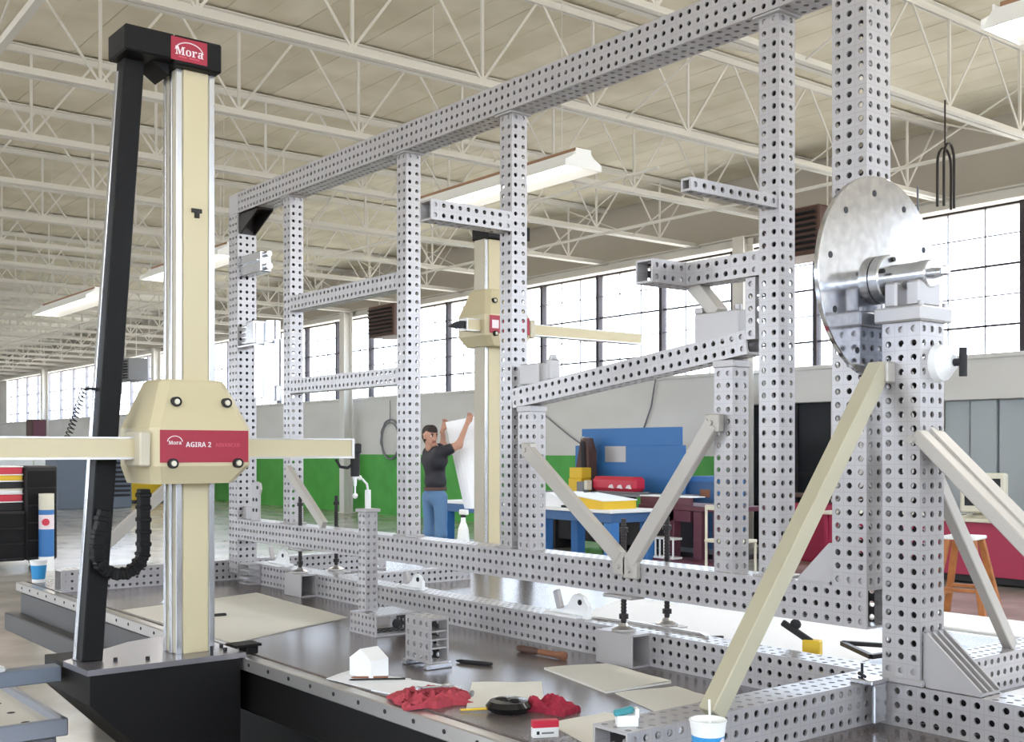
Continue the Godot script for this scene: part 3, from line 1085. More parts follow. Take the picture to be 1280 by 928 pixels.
func trusses() -> void:
	var zs := []
	for k in 21:
		zs.append(-13.0 + 1.36 * k)
	var proto: Node3D
	for i in 25:
		var x := -3.9 - 2.2 * i
		if i > 0 and i < 13:
			var t: Node3D
			if proto == null:
				t = Node3D.new()
				t.name = numbered("roof_truss")
				add_child(t)
				base = Vector3.ZERO
				truss_parts(t, zs, true)
				proto = t
			else:
				t = proto.duplicate()
				t.name = numbered("roof_truss")
				add_child(t)
			t.position = A(x, 4.8, 0)
			tag(t, "", "", "", "structure")
		else:
			base = Vector3.ZERO
			var t := MeshInstance3D.new()
			t.name = numbered("roof_truss")
			t.mesh = far_truss(zs)
			t.material_override = M.truss
			t.position = A(x, 4.8, 0)
			add_child(t)
			tag(t, "", "", "", "structure")
	# bracing rods between the trusses, struts and conduits along the hall
	var b := B.new()
	for i in range(0, 12):
		var x := -3.9 - 2.2 * i
		for z in [-2.5, -8.0, -12.4]:
			b.cyl(A(x, 4.84, z), A(x - 2.2, 5.74, z), 0.011, 0.011, 6)
			b.cyl(A(x, 5.74, z), A(x - 2.2, 4.84, z), 0.011, 0.011, 6)
	struct("trim_3", b, M.truss, "thin crossed bracing rods between the roof trusses")
	b = B.new()
	b.bar(A(-10.5, 4.70, -2.42), A(-7.0, 4.70, -2.30), 0.06, 0.06)
	b.cyl(A(-50, 4.66, -11.3), A(4, 4.66, -11.3), 0.022, 0.022, 8)
	b.cyl(A(-50, 4.68, -9.2), A(-9, 4.68, -9.2), 0.02, 0.02, 8)
	struct("trim_4", b, M.truss, "white conduits and struts running along the hall under the trusses")

func angle_z(b: B, z0: float, z1: float, y: float, up: float) -> void:
	for s in [-1.0, 1.0]:
		b.box(A(minf(s * 0.012, s * 0.07), y, z0), A(maxf(s * 0.012, s * 0.07), y + 0.012 * up, z1))
		b.box(A(minf(s * 0.012, s * 0.024), minf(y + 0.012 * up, y + 0.075 * up), z0), A(maxf(s * 0.012, s * 0.024), maxf(y + 0.012 * up, y + 0.075 * up), z1))

func truss_parts(t: Node3D, zs: Array, _n: bool) -> void:
	var b := B.new()
	angle_z(b, -13.9, 13.9, 0.0, 1.0)
	part(t, "bottom_chord", b, M.truss)
	b = B.new()
	angle_z(b, -13.9, 13.9, 1.0, -1.0)
	part(t, "top_chord", b, M.truss)
	var vm: ArrayMesh
	for k in zs.size():
		b = B.new()
		b.box(A(-0.013, 0.03, -0.013), A(0.013, 0.97, 0.013))
		if vm == null: vm = b.mesh(Vector3.ZERO)
		var o := MeshInstance3D.new()
		o.name = "vertical"
		o.mesh = vm
		o.material_override = M.truss
		o.position = A(0, 0, zs[k])
		t.add_child(o, true)
	for s in [-1.0, 1.0]:
		b = B.new()
		b.bar(A(0.01 * s, 0.05, 0), A(0.01 * s, 0.95, 0.66 * s), 0.024, 0.012, Vector3.RIGHT)
		var m := b.mesh(Vector3.ZERO)
		for k in zs.size():
			var o := MeshInstance3D.new()
			o.name = "diagonal"
			o.mesh = m
			o.material_override = M.truss
			o.position = A(0, 0, zs[k])
			t.add_child(o, true)

func far_truss(zs: Array) -> ArrayMesh:
	if cache.has("far_truss"):
		return cache["far_truss"]
	var b := B.new()
	angle_z(b, -13.9, 13.9, 0.0, 1.0)
	angle_z(b, -13.9, 13.9, 1.0, -1.0)
	for z in zs:
		b.box(A(-0.013, 0.03, z - 0.013), A(0.013, 0.97, z + 0.013))
		for s in [-1.0, 1.0]:
			b.bar(A(0.01 * s, 0.05, z), A(0.01 * s, 0.95, z + 0.66 * s), 0.024, 0.012, Vector3.RIGHT)
	cache["far_truss"] = b.mesh(Vector3.ZERO)
	return cache["far_truss"]

func lamp_parts(t: Node3D, drop: float) -> void:
	var l := 2.44
	var b := B.new()
	for s in [-1.0, 1.0]:
		var poly := PackedVector2Array([Vector2(0.075 * s, 0.13), Vector2(0.19 * s, 0.0), Vector2(0.197 * s, 0.003), Vector2(0.080 * s, 0.136)])
		b.prism(poly, -l / 2, l / 2, Transform3D(Basis(A(0, 0, 1), A(0, 1, 0), A(-1, 0, 0)), Vector3.ZERO))
	b.box(A(-l / 2, 0.13, -0.08), A(l / 2, 0.136, -0.045))
	b.box(A(-l / 2, 0.13, 0.045), A(l / 2, 0.136, 0.08))
	b.box(A(-l / 2, 0.115, -0.045), A(l / 2, 0.12, 0.045))
	part(t, "reflector", b, M.enamel)
	for s in [-1.0, 1.0]:
		b = B.new()
		b.prism(PackedVector2Array([Vector2(-0.197, 0.0), Vector2(0.197, 0.0), Vector2(0.197, 0.05), Vector2(0.085, 0.11), Vector2(0.08, 0.16), Vector2(-0.08, 0.16), Vector2(-0.085, 0.11), Vector2(-0.197, 0.05)]), s * l / 2 - 0.004, s * l / 2 + 0.004, Transform3D(Basis(A(0, 0, 1), A(0, 1, 0), A(-1, 0, 0)), Vector3.ZERO))
		part(t, "end_plate", b, M.enamel)
	b = B.new()
	b.box(A(-l / 2 + 0.02, 0.137, -0.05), A(l / 2 - 0.02, 0.175, 0.05), 0.004)
	part(t, "ballast_channel", b, M.ballast)
	for s in [-1.0, 1.0]:
		b = B.new()
		b.cyl(A(-l / 2 + 0.02, 0.055, s * 0.06), A(l / 2 - 0.02, 0.055, s * 0.06), 0.019, 0.019, 10)
		part(t, "fluorescent_tube", b, M.tube)
	for s in [-1.0, 1.0]:
		b = B.new()
		b.cyl(A(s * 0.95, 0.17, 0), A(s * 0.95, drop, 0), 0.003, 0.003, 6)
		part(t, "hanger", b, M.truss)

func lamps() -> void:
	for q in [
		[A(-8.14, 3.80, -6.2), "large white fluorescent strip light hanging above the middle posts of the frame"],
		[A(-1.95, 3.72, -5.85), "white fluorescent strip light in the corner, cut off above the polished disc"],
		[A(-13.4, 3.72, -5.55), "white fluorescent strip light glimpsed between cream column and left upright of the frame"],
		[A(-16.4, 3.50, -5.04), "white fluorescent strip light hanging to the left of the leaning black tube"],
		[A(-20.5, 3.50, -4.6), "distant white fluorescent strip light cut off by the edge, beyond the other lights"],
		[A(-3.0, 3.8, 3.0), "unseen white fluorescent strip light added for extra light behind the camera"],  # this lamp and the next are unseen, added only to brighten the hall
		[A(-9.0, 3.8, 3.0), "unseen white fluorescent strip light added for extra light to the left of the measuring machine"]]:
		var t := local("fluorescent_light", q[1], "ceiling light", q[0], 0.0, "fluorescent lights under the roof")
		lamp_parts(t, 5.83 - q[0].y)
		var a := AreaLight3D.new()
		a.name = "lamp_glow"
		a.area_size = Vector2(2.3, 0.3)
		a.light_energy = LAMP
		a.light_color = Color(1.0, 0.985, 0.97)
		a.shadow_enabled = true
		a.area_range = 40.0
		a.rotation_degrees.x = -90
		a.position = q[0] + A(0, -0.01, 0)
		add_child(a, true)
const LAMP := 4.0

# ---------------------------------------------------------------- plate and what lies on it
func plate() -> void:
	var t := thing("surface_plate", "long dark granite surface plate on a black stand, edged with light steel rails", "surface plate", A(-3.9, 0, -3.2))
	part(t, "granite_slab", bx(A(-7.08, 0.5, -4.50), A(-0.5, T, -1.915), 0.004), M.granite)
	part(t, "side_cover", bx(A(-7.05, 0.5, -1.905), A(-4.3, 0.66, -1.872), 0.003), M.granite_side)
	part(t, "side_cover", bx(A(-4.29, 0.5, -1.914), A(-0.5, 0.66, -1.895), 0.003), M.black)  # black here paints in the shade below the rail
	var b := B.new()
	b.box(A(-7.13, 0.664, -1.914), A(-0.5, T - 0.004, -1.866), 0.004)
	var r := part(t, "guide_rail", b, M.rail)
	b = B.new()
	for k in 40:
		b.cyl(A(-7.0 + 0.16 * k, 0.692, -1.8665), A(-7.0 + 0.16 * k, 0.692, -1.864), 0.0075, 0.0075, 8)
	part(r, "bolt", b, M.dark).set_meta("kind", "stuff")
	part(t, "guide_rail", bx(A(-7.13, 0.668, -4.55), A(-0.5, T - 0.004, -4.501), 0.004), M.rail)
	part(t, "stand", bx(A(-6.9, 0.0, -4.2), A(-0.6, 0.5, -2.23), 0.01), M.black)
	part(t, "lower_ledge", bx(A(-7.12, 0.44, -1.868), A(-4.6, 0.545, -1.80), 0.006), M.granite_side)
	# papers and sheets lying on it
	sheet("drawing_sheet", "very large cream sheet spread on the plate behind the cream column", [A(-5.5, 0, -1.93), A(-5.72, 0, -2.74), A(-4.62, 0, -2.67), A(-4.30, 0, -1.95)], M.paper, 0.001)
	sheet("paper_sheet", "white paper sheet lying flat behind the black pouch", [A(-2.769, 0, -2.009), A(-3.061, 0, -2.244), A(-2.917, 0, -2.427), A(-2.645, 0, -2.21)], M.paper, 0.004)
	sheet("paper_sheet", "large cream sheet stack with curled edge lying in front of the side block", [A(-3.10, 0, -2.59), A(-3.02, 0, -2.82), A(-2.652, 0, -2.77), A(-2.67, 0, -2.49)], M.paper, 0.006)
	sheet("paper_sheet", "cream sheet lying partly under the near cross beam beyond the blue cup", [A(-2.65, 0, -2.51), A(-2.60, 0, -2.735), A(-2.40, 0, -2.70), A(-2.36, 0, -2.42)], M.paper, 0.002)
	sheet("paper_sheet", "cream paper corner at the open end of the cross beam, beside the cigarette packet", [A(-2.47, 0, -2.08), A(-2.47, 0, -2.30), A(-2.28, 0, -2.34), A(-2.24, 0, -2.02)], M.paper, 0.002)
	sheet("paper_sheet", "white note sheet under the small white house-shaped block", [A(-3.43, 0, -1.90), A(-3.50, 0, -2.03), A(-3.24, 0, -2.12), A(-3.17, 0, -1.93)], M.white_paper, 0.001)
	sheet("paper_sheet", "white note sheet between the red rag and the small perforated box", [A(-3.17, 0, -1.92), A(-3.24, 0, -2.10), A(-3.02, 0, -2.17), A(-2.95, 0, -1.97)], M.white_paper, 0.003)
	sheet("drawing_sheet", "big white drawing sheet spread beyond the long base beam near the jacks", [A(-3.80, 0, -3.18), A(-4.35, 0, -4.2), A(-2.55, 0, -4.30), A(-2.45, 0, -3.18)], M.white_paper, 0.001)
	sheet("drawing_sheet", "pale blue drawing sheet lying behind the corner of the base frame", [A(-2.42, 0, -3.10), A(-2.52, 0, -4.2), A(-2.08, 0, -4.25), A(-2.06, 0, -3.15)], M.blue_paper, 0.001)
	sheet("drawing_sheet", "white sheet on the plate behind the tower, in front of the wooden stool", [A(-1.88, 0, -3.05), A(-1.88, 0, -4.48), A(-0.7, 0, -4.48), A(-0.7, 0, -3.05)], M.white_paper, 0.001)

func sheet(called: String, label: String, q: Array, m: Material, lift: float) -> void:
	var o: Vector3 = (q[0] + q[2]) / 2.0
	o.y = T
	var b := B.new()
	var n := 6
	for i in n:
		for j in n:
			var c := []
			for e in [[i, j], [i + 1, j], [i + 1, j + 1], [i, j + 1]]:
				var u := float(e[0]) / n
				var w := float(e[1]) / n
				var p: Vector3 = q[0].lerp(q[3], u).lerp(q[1].lerp(q[2], u), w)
				p.y = T + lift + 0.0025 * absf(sin(u * 5.0 + w * 3.0 + o.x)) * (1.0 if u < 0.02 or w > 0.98 or u > 0.98 else 0.4) + 0.0008
				c.append(p)
			b.quad(c[0], c[1], c[2], c[3], Vector3.UP)
			b.quad(c[0] - A(0, 0.0012, 0), c[1] - A(0, 0.0012, 0), c[2] - A(0, 0.0012, 0), c[3] - A(0, 0.0012, 0), Vector3.DOWN)
	for i in 4:
		var p: Vector3 = q[i]
		var s: Vector3 = q[(i + 1) % 4]
		p.y = T + 0.0002
		s.y = T + 0.0002
		b.quad(p, s, s + A(0, lift + 0.001, 0), p + A(0, lift + 0.001, 0), p - A(o.x, 0, o.z))
	solo(called, label, "paper", b, m, o)

func cup(label: String, at: Vector3, h: float, r: float, logo: bool) -> void:
	var t := local("paper_cup", label, "cup", at, 0.0)
	var b := B.new()
	b.lathe([[0.0, 0.002], [r * 0.70, 0.002], [r * 0.70, 0.0], [r * 0.72, 0.0], [r * 0.74, h * 0.15]], Vector3.ZERO, Vector3.UP, 28)
	b.lathe([[r * 0.905, h * 0.78], [r, h * 0.97], [r * 1.04, h * 0.98], [r * 1.04, h], [r * 0.94, h], [r * 0.66, h * 0.03], [0.0, h * 0.03]], Vector3.ZERO, Vector3.UP, 28)
	part(t, "body", b, M.white)
	b = B.new()
	b.lathe([[r * 0.74, h * 0.15], [r * 0.905, h * 0.78]], Vector3.ZERO, Vector3.UP, 28)
	part(t, "printed_band", b, M.cup_blue)
	if logo:
		b = B.new()
		b.cyl(A(0, h * 0.90, 0), A(0, h * 0.91, 0), r * 0.95, r * 0.95, 24)
		part(t, "lid", b, M.white)
		b = B.new()
		b.cyl(A(0.006, h * 0.9, 0), A(0.0, h * 1.28, -0.004), 0.0028, 0.0028, 8)
		part(t, "straw", b, M.white)
		# round emblem wrapped on the band, towards the right of the viewer
		for q in [[0.50, M.white_print, 0.0006], [0.36, M.magenta, 0.0012]]:
			b = B.new()
			var rr: float = q[0]
			for i in 16:
				var a0 := TAU * i / 16
				var a1 := TAU * (i + 1) / 16
				b.tri(on_cup(r, h, 0, 0, q[2]), on_cup(r, h, rr * cos(a0), rr * sin(a0), q[2]), on_cup(r, h, rr * cos(a1), rr * sin(a1), q[2]), on_cup(r, h, 0, 0, 1.0))
			part(t, "emblem", b, q[1])

func on_cup(r: float, h: float, u: float, w: float, out: float) -> Vector3:
	var y := h * (0.46 + w * 0.62)
	var rr := r * lerpf(0.74, 0.905, (y / h - 0.15) / 0.63) + out
	var a := deg_to_rad(-12.0) - u
	return A(rr * cos(a), y, rr * sin(a))

func small_things() -> void:
	var b := B.new()
	var t: Node3D
	cup("blue and white paper cup with straw and round magenta emblem on the near cross beam", A(-1.775, T + 0.0, -1.975), 0.160, 0.042, true)
	cup("blue and white paper cup standing on the far left corner of the plate", A(-7.0, T, -1.96), 0.13, 0.05, false)
	# perforated stand with hook
	t = thing("probe_stand", "short perforated stand with a hooked white rod in front of the long beams", "stand", A(-4.2, T, -2.53))
	beam(t, "foot", "x", 7, 3, 7, A(-4.27, T, -2.69), 8, 0.0, 0.03)
	beam(t, "column", "y", 14, 2, 2, A(-4.235, T + 0.095, -2.56), 8, 0.0, 0.03)
	part(t, "cap", bx(A(-4.245, T + 0.515, -2.57), A(-4.165, T + 0.53, -2.49), 0.003), M.plain_alu)
	b = B.new()
	b.cyl(A(-4.205, T + 0.53, -2.53), A(-4.205, T + 0.61, -2.53), 0.013, 0.013, 12)
	b.pipe([A(-4.205, T + 0.61, -2.53), A(-4.205, T + 0.635, -2.525), A(-4.215, T + 0.655, -2.51), A(-4.22, T + 0.66, -2.50)], 0.005, 8)
	b.ball(A(-4.22, T + 0.662, -2.498), A(0.011, 0.011, 0.011), 10, 6)
	part(t, "hooked_rod", b, M.white)
	b = B.new()
	b.cyl(A(-4.06, T + 0.05, -2.58), A(-4.05, T + 0.05, -2.58), 0.02, 0.02, 10)
	part(t, "clamp_knob", b, M.dark)
	# perforated box on feet
	t = thing("perforated_box", "small upright perforated box with open shelved side standing on low feet", "box", A(-3.42, T, -2.30))
	beam(t, "shell", "x", 4, 4, 2, A(-3.50, T + 0.02, -2.345), 16)
	b = B.new()
	for y in [0.07, 0.10, 0.13]:
		b.box(A(-3.49, T + y, -2.338), A(-3.345, T + y + 0.006, -2.272))
	part(t, "shelf", b, M.plain_alu)
	b = B.new()
	for x in [-3.49, -3.35]:
		b.box(A(x - 0.012, T, -2.36), A(x + 0.014, T + 0.02, -2.25), 0.003)
	part(t, "foot", b, M.steel)
	# white house-shaped block
	b = B.new()
	b.prism(PackedVector2Array([Vector2(-0.055, 0), Vector2(0.055, 0), Vector2(0.055, 0.06), Vector2(0.0, 0.095), Vector2(-0.055, 0.06)]), -0.04, 0.04, Transform3D(Basis(), Vector3.ZERO))
	var h := solo("marking_block", "small white block shaped like a house with a pitched top", "block", b, M.white, Vector3.ZERO)
	h.position = A(-3.375, T + 0.006, -2.035)
	h.rotation_degrees.y = 10
	# red rags, lumpy cloth surfaces
	rag("red shop rag spread near the plate edge with a small wrench on it", A(-2.93, T, -1.985), 0.115, 0.095, M.rag, 3)
	rag("dark red shop rag crumpled against the black pouch", A(-2.60, T, -2.20), 0.075, 0.05, M.rag_dark, 8)
	t = local("wrench", "small silver wrench lying on the spread red rag", "wrench", A(-2.92, T + 0.042, -1.99), 75)
	b = B.new()
	b.box(A(-0.04, 0, -0.007), A(0.04, 0.005, 0.007), 0.002)
	part(t, "shank", b, M.steel)
	b = B.new()
	b.prism(PackedVector2Array([Vector2(0.035, -0.008), Vector2(0.05, -0.016), Vector2(0.065, -0.012), Vector2(0.055, -0.004), Vector2(0.055, 0.004), Vector2(0.065, 0.012), Vector2(0.05, 0.016), Vector2(0.035, 0.008)]), 0, 0.007, Transform3D(Basis(A(1, 0, 0), A(0, 0, 1), A(0, 1, 0)), Vector3.ZERO))
	b.lathe([[0.006, 0.0], [0.012, 0.0], [0.012, 0.007], [0.006, 0.007]], A(-0.046, 0, 0), Vector3.UP, 12)
	part(t, "jaw", b, M.steel)
	# black pouch
	t = local("pouch", "shiny black pouch lying beside the dark red rag", "pouch", A(-2.665, T, -2.09), 38)
	b = B.new()
	b.lathe([[0.0, 0.003], [0.05, 0.0], [0.068, 0.012], [0.07, 0.02], [0.058, 0.034], [0.03, 0.036], [0.0, 0.03]], Vector3.ZERO, Vector3.UP, 24)
	b.ball(A(0.02, 0.032, 0.01), A(0.022, 0.012, 0.018), 10, 6)
	b.ball(A(-0.025, 0.032, -0.01), A(0.024, 0.010, 0.02), 10, 6)
	part(t, "body", b, M.black_gloss)
	b = B.new()
	b.cyl(A(-0.06, 0.01, 0.02), A(-0.14, 0.005, 0.035), 0.004, 0.003, 8)
	part(t, "strap", b, M.yellow)
	# cigarette packet
	t = local("cigarette_packet", "red and white flip-top packet at the plate edge", "packet", A(-2.372, T, -1.985), 64)
	part(t, "box", bx(A(-0.036, 0, -0.012), A(0.036, 0.027, 0.012), 0.001), M.white)
	part(t, "lid", bx(A(-0.0365, 0.027, -0.0125), A(0.0365, 0.046, 0.0125), 0.001), M.plastic_red)
	b = B.new()
	b.box(A(-0.026, 0.009, 0.0118), A(-0.018, 0.018, 0.0123))
	part(t, "emblem", b, M.dark)
	b = B.new()
	b.box(A(-0.012, 0.010, 0.0118), A(0.022, 0.015, 0.0123))
	part(t, "printed_line", b, M.grey)
	# white box and teal lighter on the cross beam
	t = local("tissue_packet", "small open white box holding a teal piece on the end of the cross beam", "box", A(-1.965, T + 0.12, -1.90), 60)
	part(t, "box", bx(A(-0.026, 0, -0.012), A(0.026, 0.026, 0.012), 0.001), M.white)
	b = B.new()
	b.box(A(0.018, 0.02, -0.012), A(0.028, 0.042, 0.012), 0.001)
	part(t, "flap", b, M.white)
	b = B.new()
	b.bar(A(-0.032, 0.03, 0.0), A(0.016, 0.040, 0.0), 0.016, 0.018, Vector3.BACK, 0.004)
	part(t, "lighter", b, M.teal, "teal lighter")
	# mallet, marker, pencils
	t = local("screwdriver", "brown handled tool lying behind the cream sheets, below the long base beam", "tool", A(-3.27, T, -2.755), 7)
	b = B.new()
	b.lathe([[0.0, 0.0], [0.012, 0.0], [0.015, 0.02], [0.014, 0.09], [0.010, 0.11], [0.0, 0.112]], A(-0.16, 0.015, 0), Vector3.RIGHT, 12)
	part(t, "handle", b, M.brown)
	b = B.new()
	b.lathe([[0.0, 0.0], [0.012, 0.0], [0.012, 0.09], [0.014, 0.10], [0.016, 0.13], [0.0, 0.135]], A(-0.048, 0.015, 0), Vector3.RIGHT, 12)
	part(t, "shank", b, M.handle_wood)
	pen("marker_pen", "black marker pen lying to the right of the small perforated box", A(-3.40, T, -2.42), A(-3.265, T, -2.485), 0.007, M.dark)
	pen("pencil", "dark pencil lying across the two white note sheets", A(-3.33, T + 0.006, -1.93), A(-3.23, T + 0.006, -2.09), 0.0035, M.dark)
	pen("pencil", "brass coloured pencil lying beside the white house-shaped block", A(-3.36, T + 0.006, -1.955), A(-3.29, T + 0.006, -2.06), 0.0035, M.handle_wood)
	pen("steel_rod", "thin dark rod lying on the white drawing sheet under the frame", A(-3.45, T, -3.12), A(-3.15, T, -3.6), 0.006, M.dark)
	pen("steel_rod", "brown rod with a dark tip lying on the base beam by the jacks", A(-3.30, T + 0.12, -3.0), A(-3.12, T + 0.12, -3.03), 0.005, M.rail)
	b = B.new()
	b.bar(A(-3.14, T + 0.125, -3.035), A(-2.76, T + 0.125, -3.035), 0.012, 0.010)
	b.bar(A(-2.76, T + 0.125, -3.035), A(-2.70, T + 0.125, -3.00), 0.012, 0.010)
	solo("bent_rod", "bent grey steel flat lying along the back of the long base beam", "rod", b, M.rail, A(-2.95, T + 0.12, -3.035))
	pen("marker_pen", "short grey tool lying between the spread red rag and white sheet", A(-2.87, T, -2.10), A(-2.93, T, -2.15), 0.007, M.grey)
	# dark tools and a crumpled glove by the far end
	pen("steel_rod", "short black tool lying left of the cream column on the plate", A(-5.25, T, -2.04), A(-5.25, T, -2.22), 0.008, M.dark)
	pen("steel_rod", "long thin black tool lying left of the cream column, nearer the edge", A(-5.05, T, -1.98), A(-5.02, T, -2.25), 0.008, M.dark)
	rag("crumpled white work glove lying by the left cross beam", A(-5.62, T, -2.25), 0.06, 0.05, M.glove, 15)
	# yellow clip with black lever, thin black plate near the corner
	t = local("spring_clamp", "yellow clamp block with black lever on the base frame corner", "clamp", A(-2.42, T, -3.22), 20)
	part(t, "block", bx(A(-0.03, 0, -0.02), A(0.03, 0.13, 0.02), 0.004), M.yellow)
	b = B.new()
	b.bar(A(0.0, 0.12, 0.0), A(-0.10, 0.185, 0.02), 0.022, 0.018, Vector3.BACK, 0.004)
	b.ball(A(-0.055, 0.18, 0.01), A(0.02, 0.018, 0.016), 10, 6)
	part(t, "lever", b, M.dark)
	b = B.new()
	for q in [[A(-2.32, T + 0.13, -3.25), A(-2.06, T + 0.14, -3.32)], [A(-2.32, T + 0.128, -3.25), A(-2.12, T + 0.126, -3.12)], [A(-2.12, T + 0.126, -3.12), A(-2.06, T + 0.135, -3.30)]]:
		b.bar(q[0], q[1], 0.016, 0.014, Vector3.UP)
	solo("folding_bracket", "thin dark folding frame lying on the base frame corner left of the tower", "bracket", b, M.dark_steel, A(-2.2, T + 0.12, -3.22))
	# white lug brackets set on the long base beam
	lug("rounded white lug bracket on the base beam left of the middle jack", A(-3.42, T + 0.12, -2.99), 1.0)
	lug("rounded white lug bracket on the base beam right of the hooked probe stand", A(-4.55, T + 0.12, -2.99), 0.8)
	lug("rounded white lug bracket on the base beam near the left upright", A(-5.95, T + 0.12, -2.99), 1.0)

func lug(label: String, at: Vector3, s: float) -> void:
	var t := local("lug_bracket", label, "bracket", at, 0.0, "lug brackets on the base beam")
	var b := B.new()
	b.prism(PackedVector2Array([Vector2(-0.10, 0), Vector2(0.13, 0), Vector2(0.13, 0.05), Vector2(0.10, 0.085), Vector2(0.065, 0.095), Vector2(0.04, 0.085), Vector2(0.01, 0.045), Vector2(-0.09, 0.02)]), -0.02 * s, 0.0, Transform3D(Basis(A(s, 0, 0), A(0, s, 0), A(0, 0, 1)), A(0, 0, 0.02)))
	b.box(A(-0.10, 0, -0.04) * s, A(0.10, 0.012, 0.055) * s, 0.002)
	part(t, "plate", b, M.white)
	b = B.new()
	b.bar(A(-0.02, 0.03, 0.03) * s, A(-0.045, 0.10, 0.03) * s, 0.03, 0.02, Vector3.BACK, 0.003)
	part(t, "wedge", b, M.plain_alu)
	b = B.new()
	b.cyl(A(0.085 * s, 0.062 * s, 0.018), A(0.085 * s, 0.062 * s, 0.023), 0.011, 0.011, 12)
	part(t, "bolt_hole", b, M.very_dark)

func pen(called: String, label: String, a: Vector3, c: Vector3, r: float, m: Material) -> void:
	var b := B.new()
	var d := (c - a).normalized()
	b.lathe([[0.0, 0.0], [r * 0.3, 0.0], [r, r * 2.5], [r, (c - a).length() - r], [r * 0.7, (c - a).length()], [0.0, (c - a).length()]], a + A(0, r, 0), d, 10)
	solo(called, label, "pen" if called.contains("pen") else "rod", b, m, a)

func rag(label: String, at: Vector3, rx: float, rz: float, m: Material, sd: int) -> void:
	var f := FastNoiseLite.new()
	f.seed = sd
	f.frequency = 5.0
	f.fractal_octaves = 3
	var b := B.new()
	var n := 18
	var top := []
	for i in n + 1:
		var row := []
		for j in n + 1:
			var u := float(i) / n * 2.0 - 1.0
			var w := float(j) / n * 2.0 - 1.0
			var e := 1.0 + 0.25 * f.get_noise_2d(u * 0.3 + sd, w * 0.3)
			var h := 0.5 + 0.5 * f.get_noise_2d(u * rx * 4, w * rz * 4)
			var fall := clampf(1.2 - (u * u + w * w) * 0.62, 0.0, 1.0)
			row.append(A(u * rx * e, 0.004 + 0.055 * h * fall, w * rz * e))
		top.append(row)
	for i in n:
		for j in n:
			b.quad(top[i][j], top[i + 1][j], top[i + 1][j + 1], top[i][j + 1], Vector3.UP)
			var d := A(1, 0, 1)
			b.quad(top[i][j] * d, top[i + 1][j] * d, top[i + 1][j + 1] * d, top[i][j + 1] * d, Vector3.DOWN)
	for k in n:
		for q in [[top[k][0], top[k + 1][0]], [top[k][n], top[k + 1][n]], [top[0][k], top[0][k + 1]], [top[n][k], top[n][k + 1]]]:
			b.quad(q[0], q[1], q[1] * A(1, 0, 1), q[0] * A(1, 0, 1), q[0] * A(1, 0, 1))
	base = Vector3.ZERO
	var o := solo("work_glove" if label.contains("glove") else "shop_rag", label, "glove" if label.contains("glove") else "rag", b, m, Vector3.ZERO)
	o.position = at
	o.rotation_degrees.y = sd * 25.0

# ---------------------------------------------------------------- far furniture
func table(called: String, label: String, at: Vector3, sx: float, sz: float, top: Material, leg: Material, apron: Material, group := "") -> Node3D:
	var t := local(called, label, "table", at, 0.0, group)
	part(t, "table_top", bx(A(-sx / 2, 0.72, -sz / 2), A(sx / 2, 0.76, sz / 2), 0.006), top)
	part(t, "apron", bx(A(-sx / 2 + 0.03, 0.60, -sz / 2 + 0.03), A(sx / 2 - 0.03, 0.72, sz / 2 - 0.03), 0.004), apron)
	for x in [-1.0, 1.0]:
		for z in [-1.0, 1.0]:
			var c := A(x * (sx / 2 - 0.09), 0, z * (sz / 2 - 0.09))
			part(t, "leg", bx(c - A(0.07, 0, 0.07), c + A(0.07, 0.60, 0.07), 0.006), leg)
	return t

